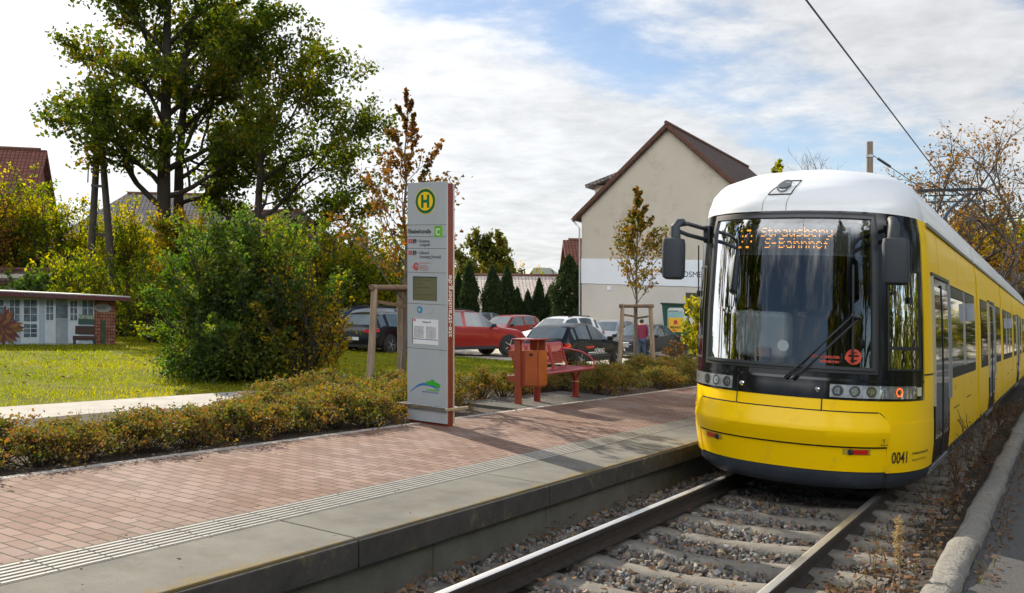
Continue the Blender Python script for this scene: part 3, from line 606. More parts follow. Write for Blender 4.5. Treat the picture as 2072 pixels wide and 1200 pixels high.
# number and small lettering
tx = MB(); ftext(tx, '0041', 0.165, 1.085, 0.395, 0.011, 0.70, 0.002); tp(tx, 'fleet_number', M_blk_txt)
tx = MB(); ftext(tx, 'Strausberger Eisenbahn GmbH', 0.036, 1.375, 0.470, 0.011, 0.78, 0.0008); ftext(tx, 'Kastanienallee 38, 15344 Strausberg', 0.030, 1.375, 0.405, 0.011, 0.72); tp(tx, 'lettering', M_blk_txt)
jk = MB(); strip(jk, [(0.965, 0.600), (0.965, 0.615), (0.965, 0.64)], 0.006, 0.05); strip(jk, [(0.93, 0.60), (0.94, 0.585), (0.99, 0.585), (1.0, 0.60)], 0.006, 0.05); strip(jk, [(0.95, 0.64), (0.98, 0.64)], 0.006, 0.05); tp(jk, 'jacking_mark', M_blk_txt)
# --- roof of the cab and front camera
ZR = zsteps(2.81, 3.43, [2.85, 2.95, 3.0, 3.1, 3.15, 3.25, 3.28, 3.36])
rows = []
for z in ZR:
    hw, no = lev(z)
    rows.append([Vector((XT-hw, 15.9, z)), Vector((XT-hw, 12.5, z))]+[fpt(-SM+2*SM*j/64, z) for j in range(65)]+[Vector((XT+hw, 12.5, z)), Vector((XT+hw, 15.9, z))])
rf = MB().grid(rows); n = len(rows[-1]); t = rows[-1]
rf.grid([[t[i], t[n-1-i]] for i in range(n//2)])
tp(rf, 'roof', M_white, smooth=True, auto=28)
cm = MB(); bs = [(-0.23, 2.99), (0.03, 2.99), (0.09, 3.16), (-0.10, 3.16)]
strip(cm, bs+[bs[0]], 0.014, 0.004); o = tp(cm, 'camera_plate_seam', M_seam)
cm = MB(); disc(cm, -0.075, 3.085, 0.078, 0.014, 24, 0.062); c0 = fo(-0.075, 3.085, 0); nn = fnorm(-0.075, 3.085)
cm.cyl(c0-nn*0.01, c0+nn*0.02, 0.064, 24); tp(cm, 'front_camera', pmat('camera_grey', (0.09, 0.10, 0.11), 0.4))
stn = MB()
for s_, z_ in ((-0.24, 2.98), (0.02, 2.98)): strip(stn, [(s_, z_), (s_-.02, 2.90), (s_-.022, 2.815)], 0.008, 0.003)
tp(stn, 'rain_streak', pmat('grime', (0.33, 0.33, 0.32), 0.7))
# --- inside the cab
tp(MB().box2((XT-1.05, 10.75, 0.6), (XT+1.05, 10.8, 2.8)), 'cab_bulkhead', M_dark)
tp(MB().box2((XT-0.8, 9.5, 0.5), (XT+0.8, 10.8, 0.55)), 'cab_floor', M_dark)
dk = MB(); rows = [[fo(-0.84+1.68*j/30, 1.31, -0.03) for j in range(31)], [fo(-0.84+1.68*j/30, 1.29, -0.42) for j in range(31)], [fo(-0.84+1.68*j/30, 0.9, -0.46) for j in range(31)]]
tp(dk.grid(rows), 'dashboard', M_grey)
tp(MB().box((XT-0.40, 9.62, 1.56), (0.56, 0.30, 0.50)), 'driver_console', pmat('console_grey', (0.34, 0.36, 0.37), 0.5), bevel=0.06, segs=3)
tp(MB().box((XT-0.30, 9.25, 1.38), (0.15, 0.10, 0.10)), 'ticket_printer', pmat('printer_brown', (0.22, 0.15, 0.13), 0.6), bevel=0.01)
tp(MB().lathe([(0.0, 0.0), (0.055, 0.0), (0.05, 0.02), (0.03, 0.024), (0.0, 0.026)], fo(0.03, 1.475, -0.03)-Vector((0, 0.02, 0)), 24, 'Y'), 'sticker_disc', M_wht_txt)
st = MB().box((XT-0.15, 10.35, 1.45), (0.5, 0.16, 0.75)).box((XT-0.15, 10.15, 1.05), (0.5, 0.5, 0.14)); tp(st, 'driver_seat', M_dark, bevel=0.04)
for x in (-0.62, 0.60): tp(MB().cyl((XT+x, 10.5, 0.6), (XT+x, 10.5, 2.7), 0.018), 'grab_pole', M_alu)
# destination display behind the top of the windscreen
tp(patch(MB(), -0.80, 0.82, 2.40, 2.73, -0.07, 30, 3), 'destination_display', pmat('display_panel', (0.012, 0.013, 0.016), 0.35), smooth=True)
FONT = {'S': '01111,10000,10000,01110,00001,00001,11110', 't': '01000,01000,11110,01000,01000,01001,00110', 'r': '00000,00000,10110,11001,10000,10000,10000', 'a': '00000,00000,01110,00001,01111,10001,01111', 'u': '00000,00000,10001,10001,10001,10011,01101', 's': '00000,00000,01111,10000,01110,00001,11110', 'b': '10000,10000,10110,11001,10001,10001,11110', 'e': '00000,00000,01110,10001,11111,10000,01110', 'g': '00000,01111,10001,10001,01111,00001,01110', 'B': '11110,10001,10001,11110,10001,10001,11110', 'h': '10000,10000,10110,11001,10001,10001,10001', 'n': '00000,00000,10110,11001,10001,10001,10001', 'o': '00000,00000,01110,10001,10001,10001,01110', 'f': '00110,01001,01000,11100,01000,01000,01000', '-': '00000,00000,00000,11110,00000,00000,00000', '8': '01110,10001,10001,01110,10001,10001,01110', '9': '01110,10001,10001,01111,00001,00010,01100', ' ': '00000,00000,00000,00000,00000,00000,00000'}
dots = MB()
def led(body, s0, z0, px, pz, rowsel):
    x = s0
    for ch in body:
        for ri, row in enumerate(FONT[ch].split(',')):
            if ri not in rowsel: continue
            for ci, b in enumerate(row):
                if b == '1':
                    sx, zz = x+ci*px, z0+(6-ri)*pz
                    dots.add([fo(sx-px*.42, zz-pz*.32, -0.062), fo(sx+px*.42, zz-pz*.32, -0.062), fo(sx+px*.42, zz+pz*.32, -0.062), fo(sx-px*.42, zz+pz*.32, -0.062)], [(0, 1, 2, 3)])
        x += px*6.15
led('89', -0.585, 2.46, 0.0190, 0.029, (0, 2, 4, 6))
led('Strausberg', -0.27, 2.572, 0.0125, 0.0145, (0, 2, 3, 5, 6)); led('S-Bahnhof', -0.22, 2.455, 0.0125, 0.0145, (0, 2, 3, 5, 6))
tp(dots, 'display_text', M_amber)
tp(patch(MB(), -0.84, 0.84, 2.375, 2.40, -0.05, 24, 1), 'display_bar', M_frame)
# red company stickers low in the windscreen
stk = MB(); disc(stk, 0.68, 1.40, 0.075, 0.006, 24, 0.048); strip(stk, [(0.60, 1.385), (0.73, 1.385)], 0.030, 0.006); strip(stk, [(0.62, 1.425), (0.73, 1.425)], 0.016, 0.006)
ftext(stk, 'STRAUSBERGER', 0.036, 0.30, 1.375, 0.006, 1.0, 0.001); ftext(stk, 'EISENBAHN', 0.034, 0.37, 1.332, 0.006, 1.0, 0.001)
tp(stk, 'windscreen_sticker', pmat('sticker_red', (0.55, 0.06, 0.03), 0.5))
# wiper: two arms up to a short upright blade
wp = MB()
for a, b in (((0.07, 1.15), (0.66, 1.80)), ((0.145, 1.145), (0.70, 1.76))):
    wp.tube([fo(a[0]+(b[0]-a[0])*t, a[1]+(b[1]-a[1])*t, 0.05) for t in np.linspace(0, 1, 9)], 0.011, 6)
wp.tube([fo(0.66, z, 0.035) for z in np.linspace(1.34, 2.28, 9)], 0.012, 6); wp.tube([fo(0.64, 1.79, 0.05), fo(0.72, 1.76, 0.05)], 0.022, 8)
tp(wp, 'wiper', M_rub, smooth=True)
# mirrors
for sg in (-1, 1):
    x = XT+sg*1.065; y0 = 8.68; mr = MB()
    prof = [(0.0, 2.085), (0.075, 2.085), (0.105, 2.105), (0.112, 2.16), (0.113, 2.45), (0.104, 2.50), (0.05, 2.515), (0.0, 2.515)]
    rows = []
    for r, z in prof:
        ring = []
        for j in range(24):
            w = 2*math.pi*j/24; cx_, cy_ = math.cos(w), math.sin(w)
            ring.append(Vector((x+sg*0.015*(2.3-z)+r*np.sign(cx_)*abs(cx_)**0.6, y0+0.85*r*np.sign(cy_)*abs(cy_)**0.6, z)))
        rows.append(ring+[ring[0]])
    mr.grid(rows); m_ = tp(mr, 'mirror', M_plas, smooth=True, auto=40)
    arm = MB(); xi = XT+sg*0.86; yb = fo(sg*1.12, 2.6, 0).y+0.02
    root = fo(sg*1.10, 2.60, 0.0)
    arm.tube([Vector((x-sg*0.02, y0, 2.50)), Vector((x-sg*0.015, y0+0.005, 2.62)), Vector((x-sg*0.035, y0+0.05, 2.675)), Vector((x-sg*0.06, y0+0.12, 2.69))], [0.055, 0.05, 0.04, 0.034], 12)
    for dz in (-0.05, 0.065):
        arm.tube([Vector((x-sg*0.04, y0+0.06, 2.615+dz*.6)), Vector((x-sg*0.075, y0+0.2, 2.615+dz)), Vector((root.x, root.y, 2.60+dz))], 0.023, 8)
    arm.box((root.x, root.y-0.02, 2.61), (0.07, 0.09, 0.18))
    tp(arm, 'mirror_arm', M_plas, m_, smooth=True, auto=35)
    ant = MB(); q = fo(sg*1.30, 2.3, 0.05); ant.tube([q+Vector((0, 0, 0.2)), q+Vector((0, 0, -0.33))], 0.008, 6); ant.box(q+Vector((0, 0, -0.33)), (0.03, 0.03, 0.06)); tp(ant, 'antenna', M_rub)

# --- car body sections behind the cab
XR, XL = XT+1.2, XT-1.2
def sidex(z, sg): return XT+sg*float(lev(z)[0])
def side_strip(mb, y0, y1, z0, z1, sg, off=0.0):
    zs = zsteps(z0, z1)
    return mb.grid([[Vector((sidex(z, sg)+sg*off, y0, z)), Vector((sidex(z, sg)+sg*off, y1, z))] for z in zs])
def slab(mb, y0, y1, z0, z1, sg, off, th):
    zs = zsteps(z0, z1); O = [[Vector((sidex(z, sg)+sg*off, y, z)) for y in (y0, y1)] for z in zs]; I = [[p-Vector((sg*th, 0, 0)) for p in r] for r in O]
    mb.grid(O); mb.grid([[r[0] for r in O], [r[0] for r in I]]); mb.grid([[r[1] for r in O], [r[1] for r in I]]); mb.grid([O[0], I[0]]); mb.grid([O[-1], I[-1]])
    return mb
secs = [(10.2, 15.9, 'cab'), (16.15, 22.3, 'door'), (22.55, 27.3, 'win'), (27.55, 33.4, 'door'), (33.65, 38.5, 'win')]
M_dglass = pmat('door_glass', (0.010, 0.012, 0.013), 0.03, var=0.05, spec=1.0, coat=1.0)
def sidewin(y0, y1, z0, z1, sg, panes, par):
    w = tp(slab(MB(), y0, y1, z0, z1, sg, 0.004, 0.02), 'side_window', M_rub)
    g = MB(); n = panes; d = (y1-y0-0.08)/n
    for k in range(n): side_strip(g, y0+0.06+k*d, y0+0.02+(k+1)*d, z0+0.13, z1-0.16, sg, 0.008)
    tp(g, 'window_pane', M_sglass, w)
    fr = MB()
    for k in range(n): side_strip(fr, y0+0.06+k*d, y0+0.02+(k+1)*d, z1-0.145, z1-0.02, sg, 0.008)
    tp(fr, 'window_header', M_frame, w)
    for k in range(1, n): tp(slab(MB(), y0+0.02+k*d, y0+0.06+k*d, z0+0.12, z1-0.02, sg, 0.02, 0.02), 'window_post', M_alu, w)
    return w
def door(y0, y1, sg):
    d_ = tp(slab(MB(), y0, y1, 0.26, 2.26, sg, 0.003, 0.02), 'door', M_black)
    m = (y0+y1)/2; g = MB()
    for a, b in ((y0+0.07, m-0.035), (m+0.035, y1-0.07)): side_strip(g, a, b, 0.5, 2.16, sg, 0.010)
    tp(g, 'door_glass', M_dglass, d_); tp(slab(MB(), m-0.02, m+0.02, 0.3, 2.2, sg, 0.018, 0.02), 'door_seal', M_rub, d_)
    tp(slab(MB(), y0-0.03, y1+0.03, 2.262, 2.30, sg, 0.02, 0.04), 'door_rail', M_frame, d_); tp(slab(MB(), y0, y1, 0.18, 0.262, sg, 0.012 if sg > 0 else -0.01, 0.03), 'door_step', M_alu, d_)
    for yy in (y0-0.015, y1+0.015): tp(slab(MB(), yy-0.012, yy+0.012, 0.9, 2.26, sg, 0.028, 0.03), 'door_trim', M_alu, d_)
for y0, y1, kind in secs:
    bd = MB(); rfm = MB()
    for sg in (-1, 1): side_strip(bd, y0, y1, 0.31, 2.81, sg)
    for yy in (y0, y1):
        if kind == 'cab' and yy == y0: continue
        zz = zsteps(0.31, 2.81); bd.grid([[Vector((sidex(z, -1), yy, z)), Vector((sidex(z, 1), yy, z))] for z in zz])
    tp(bd, 'body_side', M_yel, smooth=True, auto=30)
    sk = MB()
    for sg in (-1, 1): side_strip(sk, y0, y1, 0.12, 0.312, sg, -0.012)
    sk.box2((XT-1.05, y0, 0.13), (XT+1.05, y1, 0.30)); tp(sk, 'side_skirt', M_skirt)
    if kind != 'cab':
        rr_ = [[Vector((XT-float(lev(z)[0]), y, z)) for z in ZR]+[Vector((XT+float(lev(z)[0]), y, z)) for z in ZR[::-1]] for y in (y0, y1)]
        rm = MB().grid(rr_)
        for r in rr_: rm.add(r, [tuple(range(len(r)))])
        tp(rm, 'roof', M_white, smooth=True, auto=28)
    for sg in (-1, 1):
        tp(slab(MB(), y0 if kind != 'cab' else 10.2, y1, 2.775, 2.815, sg, 0.022, 0.04), 'roof_gutter', pmat('gutter_grey', (0.17, 0.17, 0.15), 0.5))
    for sg in (1, -1):
        if kind == 'cab':
            door(10.24, 11.78, sg); sidewin(11.86, 15.45, 1.12, 2.26, sg, 2, tram)
            tp(slab(MB(), 14.0, 14.14, 1.86, 2.10, sg, 0.10, 0.09), 'side_camera', pmat('camera_case', (0.42, 0.46, 0.52), 0.4), bevel=0.01)
        elif kind == 'door':
            a = y0+0.45; sidewin(a, a+1.55, 1.12, 2.26, sg, 1, tram); door(a+1.75, a+3.35, sg); sidewin(a+3.55, y1-0.3, 1.12, 2.26, sg, 1, tram)
        else: sidewin(y0+0.4, y1-0.4, 1.12, 2.26, sg, 3, tram); tp(slab(MB(), y0+2.5, y0+2.64, 1.86, 2.10, sg, 0.10, 0.09), 'side_camera', MATS['camera_case'], bevel=0.01)
    ln = MB()
    for sg in (-1, 1):
        for yy in ((13.6,) if kind == 'cab' else (y0+2.0, y1-2.0)): side_strip(ln, yy-.005, yy+.005, 0.33, 1.1, sg, 0.003)
        if kind == 'cab': side_strip(ln, 10.9, 10.91, 2.31, 2.77, sg, 0.003); side_strip(ln, 13.0, 13.01, 2.3, 2.77, sg, 0.003)
        for yy, z in ((y0+2.0, 0.74), (y0+3.7, 0.78)): side_strip(ln, yy, yy+0.7, z, z+0.014, sg, 0.005)
        for yy, z in ((y0+2.2, 1.0), (y0+4.4, 0.98)): side_strip(ln, yy, yy+0.03, z-0.03, z+0.03, sg, 0.005)
    tp(ln, 'panel_line', M_seam)
for a, b in ((15.9, 16.15), (22.3, 22.55), (27.3, 27.55), (33.4, 33.65)):
    bw = MB(); zz = [0.25, 0.6, 1.2, 2.0, 2.7, 2.95, 3.15, 3.25]
    for k in range(4):
        y = a+(b-a)*(k+0.5)/4; rr_ = []
        for yy, ins in ((y-0.03, 0.07), (y, 0.03), (y+0.03, 0.07)):
            rr_.append([Vector((XT-float(lev(z)[0])+ins, yy, z)) for z in zz]+[Vector((XT+float(lev(z)[0])-ins, yy, z)) for z in zz[::-1]])
        bw.grid(rr_)
    tp(bw, 'bellows', M_rub)
for y in (12.6, 14.4, 24.0, 25.8, 35.2, 37.0):
    wh = MB()
    for sg in (-1, 1): wh.lathe([(0.0, -0.06), (0.26, -0.06), (0.30, -0.05), (0.30, 0.05), (0.0, 0.06)], (XT+sg*0.76, y, 0.30), 24, 'X')
    wh.cyl((XT-0.7, y, 0.3), (XT+0.7, y, 0.3), 0.06); tp(wh, 'wheelset', M_rust, smooth=True, auto=40)
# pantograph
pg = tp(MB().box((XT, 20.6, 3.58), (1.2, 0.9, 0.10)).cyl((XT-.5, 20.3, 3.4), (XT-.5, 20.3, 3.55), 0.06).cyl((XT+.5, 20.3, 3.4), (XT+.5, 20.3, 3.55), 0.06), 'pantograph', M_rub)
h = MB()
for dy in (-0.12, 0.12): h.tube([Vector((XT+x, 23.9+dy, 5.13-(0.16*((abs(x)-0.62)/0.28)**2 if abs(x) > 0.62 else 0))) for x in np.linspace(-0.82, 0.82, 25)], 0.020, 6)
for x in (-0.55, 0.55): h.bar((XT+x, 23.75, 5.11), (XT+x, 24.05, 5.11), 0.05, 0.05)
h.bar((XT-0.6, 23.9, 5.0), (XT+0.6, 23.9, 5.0), 0.03, 0.03); tp(h, 'contact_bow', M_rub, pg)
arm = MB().tube([(XT, 20.5, 3.66), (XT, 20.7, 3.80)], 0.07, 8).tube([(XT+0.05, 20.6, 3.75), (XT+0.15, 22.4, 4.45), (XT+0.42, 23.8, 5.02)], [0.05, 0.038, 0.028], 8).bar((XT-0.8, 22.2, 4.62), (XT+0.8, 22.2, 4.62), 0.035, 0.035)
tp(arm, 'pantograph_arm', M_plas, pg); tp(MB().tube([(XT-0.52, 20.5, 3.62), (XT-0.55, 23.8, 5.0)], 0.022, 6).tube([(XT-0.45, 23.7, 5.0), (XT-0.05, 20.6, 3.8)], 0.012, 6), 'guide_rod', M_alu, pg)
# ------------------------------------------------------------------ stop sign
M_sgrey = pmat('sign_grey', (0.40, 0.43, 0.46), 0.42, metal=0.25, var=0.04, scale=3, stretch=(1, 1, 0.2), dirt=((0.34, 0.36, 0.38), 3, 0.6))
M_sside = pmat('sign_side_silver', (0.50, 0.50, 0.50), 0.4, metal=0.5, var=0.05)
M_sred = pmat('sign_red', (0.17, 0.022, 0.014), 0.45, var=0.12, scale=4)
M_green = pmat('sign_green', (0.0, 0.115, 0.04), 0.35, var=0.03); M_syel = pmat('sign_yellow', (0.80, 0.52, 0.01), 0.35, var=0.03)
M_lgreen = pmat('zone_green', (0.13, 0.42, 0.02), 0.4, var=0.04); M_blue = pmat('logo_blue', (0.01, 0.14, 0.42), 0.45, var=0.05)
M_paper = pmat('paper_white', (0.66, 0.67, 0.69), 0.5, var=0.03); M_rtxt = pmat('print_red', (0.45, 0.03, 0.03), 0.5); M_gtxt = pmat('print_grey', (0.09, 0.09, 0.11), 0.5); M_btxt = pmat('print_navy', (0.03, 0.03, 0.18), 0.5)
SX0, SX1, SY, SB, ST = -6.86, -6.262, 8.62, 0.25, 3.185
sign = thing('stop_sign', 'tall grey and red stop pillar with round green H sign on the platform', 'stop sign', ((SX0+SX1)/2, SY+0.08, SB), 0, None, True)
def sp(mb, name, mat, par=None, **k):
    o = mb.build(name, mat, **k); o.parent = par or sign
    if par is None: o.matrix_parent_inverse = Matrix.Translation(-Vector(((SX0+SX1)/2, SY+0.08, SB)))
    return o
px2x = lambda px: SX0+(px-826)/79.0*(SX1-SX0)
py2z = lambda py: 3.18-(py-370)*0.00597
sp(MB().box2((SX0, SY, SB+0.03), (SX1, SY+0.028, ST)), 'front_panel', M_sgrey, bevel=0.004)
sp(MB().box2((SX0, SY+0.135, SB+0.03), (SX1, SY+0.163, ST-0.01)), 'back_panel', M_sside, bevel=0.004)
sp(MB().box2((SX0+0.015, SY+0.029, SB), (SX1-0.006, SY+0.134, ST-0.015)), 'red_core', M_sred)
for py in (456, 480, 504, 553, 617, 708):
    sp(MB().box2((SX0+0.002, SY-0.0012, py2z(py)-0.002), (SX1-0.002, SY+0.001, py2z(py)+0.002)), 'panel_joint', M_seam)
def splate(mb, pts, y=0.002): return mb.prism([(x, SY-y, z) for x, z in pts], (0, y*0.8, 0))
def sdisc(cx, cz, r, y): return MB().lathe([(0, 0), (r, 0), (r, 0.001)], (cx, SY-y, cz), 48, 'Y')
cx, cz = px2x(863), py2z(408)
hb = sp(sdisc(cx, cz, 0.158, 0.0025), 'stop_emblem', M_syel); sp(sdisc(cx, cz, 0.150, 0.0035), 'emblem_ring', M_green, hb); sp(sdisc(cx, cz, 0.113, 0.0045), 'emblem_centre', M_syel, hb)
m = MB(); splate(m, [(cx-.062, cz-.08), (cx-.026, cz-.08), (cx-.026, cz-.018), (cx+.026, cz-.018), (cx+.026, cz-.08), (cx+.062, cz-.08), (cx+.062, cz+.08), (cx+.026, cz+.08), (cx+.026, cz+.018), (cx-.026, cz+.018), (cx-.026, cz+.08), (cx-.062, cz+.08)], 0.0055); sp(m, 'emblem_letter', M_green, hb)
def stext(name, items, mat, par=None):
    m = MB()
    for body, size, px, py, kw in items: put_text(m, body, size, (px2x(px), SY-0.003, py2z(py)), (1, 0, 0), (0, 0, 1), **kw)
    return sp(m, name, mat, par, recalc=False)
stext('stop_name', [('Elisabethstraße', 0.070, 828, 473, dict(bold=0.0014, sx=0.82))], M_blk_txt)
stext('line_number', [('89', 0.074, 837, 493.5, dict(bold=0.0025, sx=0.85))], M_blk_txt); stext('line_number', [('89', 0.074, 837, 517.5, dict(bold=0.0025, sx=0.85))], M_blk_txt)
stext('destination', [('• Strausberg,', 0.050, 847.5, 491.5, dict(bold=0.0008, sx=0.72)), ('Lustgarten', 0.050, 851.5, 499, dict(bold=0.0008, sx=0.75))], M_gtxt)
stext('destination', [('• S-Bahnhof', 0.050, 847.5, 515.5, dict(bold=0.0008, sx=0.72)), ('Strausberg (Vorstadt)', 0.050, 851.5, 523.5, dict(bold=0.0008, sx=0.74))], M_gtxt)
for py in (489, 513):
    o = sp(MB().box2((px2x(828.5), SY-0.003, py2z(py+4)), (px2x(835.5), SY+0.001, py2z(py-4))), 'tram_tag', M_rtxt)
    stext('tag_text', [('Tram', 0.022, 829.2, py+1.2, dict(sx=0.8))], M_paper, o)
zb = sp(MB().box2((px2x(881), SY-0.003, py2z(481)), (px2x(896.5), SY+0.001, py2z(458.5))), 'zone_plate', M_lgreen)
m = MB(); put_text(m, 'C', 0.115, (px2x(883.5), SY-0.0045, py2z(477)), (1, 0, 0), (0, 0, 1), sx=0.8, bold=0.002); sp(m, 'zone_letter', M_paper, zb, recalc=False)
m = MB(); put_text(m, 'TARIFZONE', 0.015, (px2x(882.5), SY-0.0045, py2z(461)), (1, 0, 0), (0, 0, 1)); sp(m, 'zone_caption', M_blk_txt, zb, recalc=False)
lg = MB(); n_ = 26
ring = lambda r: [(px2x(844.5)+r*.9*math.cos(w), py2z(541)+r*math.sin(w)) for w in [0.5+4.9*i/n_ for i in range(n_+1)]]
a_, b_ = ring(0.046), ring(0.027)
for i in range(n_): splate(lg, [a_[i], a_[i+1], b_[i+1], b_[i]], 0.003)
for k in range(3): splate(lg, [(px2x(836.5)+k*.01, py2z(540+k*2.4)), (px2x(849), py2z(540+k*2.4)), (px2x(849), py2z(541.3+k*2.4)), (px2x(836.5)+k*.01, py2z(541.3+k*2.4))], 0.0032)
sp(lg, 'operator_logo', M_rtxt)
stext('operator_text', [('Strausberger Eisenbahn', 0.021, 851, 534.5, dict(sx=0.8)), ('Kundencenter', 0.019, 851, 540, {}), ('Wriezener Straße', 0.019, 851, 543, {}), ('15344 Strausberg', 0.019, 851, 546, {}), ('ste-strausberg.de', 0.019, 851, 549, {})], M_rtxt)
lc = sp(MB().box2((px2x(838), SY-0.002, py2z(610)), (px2x(886), SY+0.001, py2z(561))), 'display_screen', pmat('lcd_olive', (0.115, 0.115, 0.062), 0.25, var=0.12, scale=3, coat=0.4))
sp(MB().box2((px2x(838), SY-0.0035, py2z(563.5)), (px2x(886), SY, py2z(561))).box2((px2x(838), SY-0.0035, py2z(610)), (px2x(839.3), SY, py2z(563.5))), 'screen_frame', M_frame, lc)
stext('screen_text', [('89  S-Bahnhof Strausberg', 0.024, 841, 569.5, dict(sx=1.0)), ('89  Lustgarten', 0.024, 841, 577, {}), ('89  S-Bahnhof Strausberg', 0.024, 841, 584.5, {}), ('Bitte beachten Sie die Aushänge', 0.020, 842, 599, {})], pmat('lcd_text', (0.055, 0.055, 0.035), 0.5), lc)
bc = sp(sdisc(px2x(851.5), py2z(629), 0.042, 0.003), 'blue_badge', M_blue); sp(sdisc(px2x(851.5), py2z(629), 0.027, 0.004), 'badge_centre', pmat('badge_cyan', (0.05, 0.35, 0.5), 0.4), bc)
m = MB(); put_text(m, '1L', 0.042, (px2x(848.6), SY-0.006, py2z(631.5)), (1, 0, 0), (0, 0, 1), sx=0.7, bold=.002); sp(m, 'badge_text', M_syel, bc, recalc=False)
sp(sdisc(px2x(873.5), py2z(629), 0.046, 0.003), 'speaker_grille', pmat('grille_grey', (0.34, 0.365, 0.39), 0.6, var=0.2, scale=120))
pp = sp(MB().box2((px2x(837.5), SY-0.004, py2z(699)), (px2x(888.5), SY+0.001, py2z(648))), 'timetable', M_paper)
sp(MB().box2((px2x(836.7), SY-0.006, py2z(698)), (px2x(837.9), SY, py2z(647))), 'timetable_edge', M_frame, pp)
sp(MB().box2((px2x(838.5), SY-0.005, py2z(689.5)), (px2x(888), SY-.003, py2z(688.3))), 'timetable_rule', M_btxt, pp)
sp(MB().box2((px2x(839.5), SY-0.005, py2z(652.5)), (px2x(843.5), SY-.003, py2z(648.8))), 'timetable_tag', M_rtxt, pp)
rr = random.Random(3); rows = [('Fahrplan 89', 0.028, 857, 655, dict(bold=.0008))]
for i in range(14):
    rows.append((' '.join(f'{rr.randint(4,23):02d}' for _ in range(8)), 0.0165, 840, 664+i*1.75, dict(sx=0.9))); rows.append((' '.join(f'{rr.randint(4,23):02d}' for _ in range(8)), 0.0165, 864.5, 664+i*1.75, dict(sx=0.9)))
stext('timetable_text', [(b, s_, px, py, k) for b, s_, px, py, k in rows], M_gtxt, pp).location.y = -0.0025
# town skyline logo
m = MB(); arc = [(px2x(832.5+i*3.05), py2z(797-27*math.sin(min(1.0, i/9.5)*math.pi/2)*0.72+(0.14*max(0, i-10)**2))) for i in range(20)]
for i in range(19):
    w = 0.022*math.sin((i+1)/20*math.pi)+0.006; splate(m, [arc[i], arc[i+1], (arc[i+1][0], arc[i+1][1]-w), (arc[i][0], arc[i][1]-w)], 0.003)
sp(m, 'logo_wave', M_blue)
m = MB(); sk = [(865, 780), (865, 773), (871, 773), (871, 772), (874, 772), (874, 769), (880.5, 769), (880.5, 772), (892, 777), (892, 786), (886, 784), (878, 781.5)]
splate(m, [(px2x(a), py2z(b)) for a, b in sk], 0.0045); sp(m, 'logo_skyline', pmat('skyline_green', (0.03, 0.32, 0.02), 0.5))
stext('logo_town', [('STRAUSBERG', 0.032, 865, 792.5, dict(bold=.001, sx=1.0))], M_lgreen); stext('logo_motto', [('DIE GRÜNE STADT AM SEE', 0.022, 856, 796.5, dict(bold=.0004, sx=0.95))], M_blue)
m = MB(); put_text(m, 'ste-strausberg.de', 0.125, (SX1-0.0045, SY+0.108, py2z(681)), (0, 0, 1), (0, -1, 0), bold=0.001, sx=0.86); sp(m, 'side_lettering', M_wht_txt, recalc=False)
m = MB(); zz = 0.46
for y in (SY-0.035, SY+0.20): m.box2((-6.99, y-0.012, zz-0.022), (-6.245, y+0.012, zz+0.022))
m.box2((-6.255, SY-0.035, zz-0.022), (-6.235, SY+0.42, zz+0.014)); m.box2((-6.99, SY-0.023, zz-0.02), (-6.97, SY+0.19, zz+0.018))
sp(m, 'foot_rail', pmat('stainless', (0.62, 0.62, 0.62), 0.25, metal=0.9, var=0.05), bevel=0.004)

# ------------------------------------------------------------------ bench, litter bin and the gravel they stand on
M_pat = pmat('gravel_patch_stone', (0.10, 0.097, 0.09), 0.95, var=0.6, scale=40, bump=1.0, bscale=70)
struct(MB().box2((-7.85, 11.1, 0.1), (-6.74, 14.4, 0.246)).build('gravel_patch', M_pat))
M_bred = pmat('bench_red', (0.30, 0.018, 0.032), 0.35, var=0.10, coat=0.4, scale=8); M_bpost = pmat('bench_post_red', (0.24, 0.022, 0.020), 0.5, var=0.15)
bench = thing('bench', 'red steel mesh bench on the gravel beside the orange litter bin', 'bench', (-7.16, 12.93, 0.25))
def meshpan(mb, rows_, w=0.006, nu=34, nv=12):
    """perforated sheet: a lattice of thin bars over the quad p00,p10,p11,p01"""
    p00, p10, p11, p01 = [Vector(p) for p in rows_]
    P = lambda u, v: (p00*(1-u)+p10*u)*(1-v)+(p01*(1-u)+p11*u)*v
    for i in range(nu+1): mb.bar(P(i/nu, 0), P(i/nu, 1), w, w)
    for j in range(nv+1): mb.bar(P(0, j/nv), P(1, j/nv), w, w)
    return mb
def bp(mb, name, mat, par=None, **k): return mb.build(name, mat, par or bench, **k)
bp(meshpan(MB(), [(-0.22, -0.84, 0.50), (-0.22, 0.84, 0.50), (0.24, 0.84, 0.48), (0.24, -0.84, 0.48)], 0.014, 44, 12), 'seat', M_bred)
bp(MB().tube([(0.255, -0.86, 0.47), (0.255, 0.86, 0.47)], 0.022, 10).tube([(-0.24, -0.86, 0.49), (-0.24, 0.86, 0.49)], 0.016, 8).box2((-0.24, -0.86, 0.485), (0.255, -0.825, 0.505)).box2((-0.24, 0.825, 0.485), (0.255, 0.86, 0.505)), 'seat_frame', M_bred)
bk = MB(); meshpan(bk, [(-0.27, -0.84, 0.56), (-0.27, 0.84, 0.56), (-0.34, 0.84, 0.76), (-0.34, -0.84, 0.76)], 0.007, 60, 8)
bp(bk, 'backrest', M_bred)
bt = MB().grid([[(-0.335, y, 0.755), (-0.325, y, 0.755), (-0.36, y, 0.90), (-0.385, y, 0.92), (-0.40, y, 0.90), (-0.345, y, 0.755)] for y in (-0.86, 0.86)]); bp(bt, 'backrest_top', M_bred)
for y in (-0.85, -0.38, 0.38, 0.85): bp(MB().bar((-0.25, y, 0.49), (-0.36, y, 0.88), 0.05 if abs(y) > .8 else 0.09, 0.016), 'backrest_strut', M_bpost)
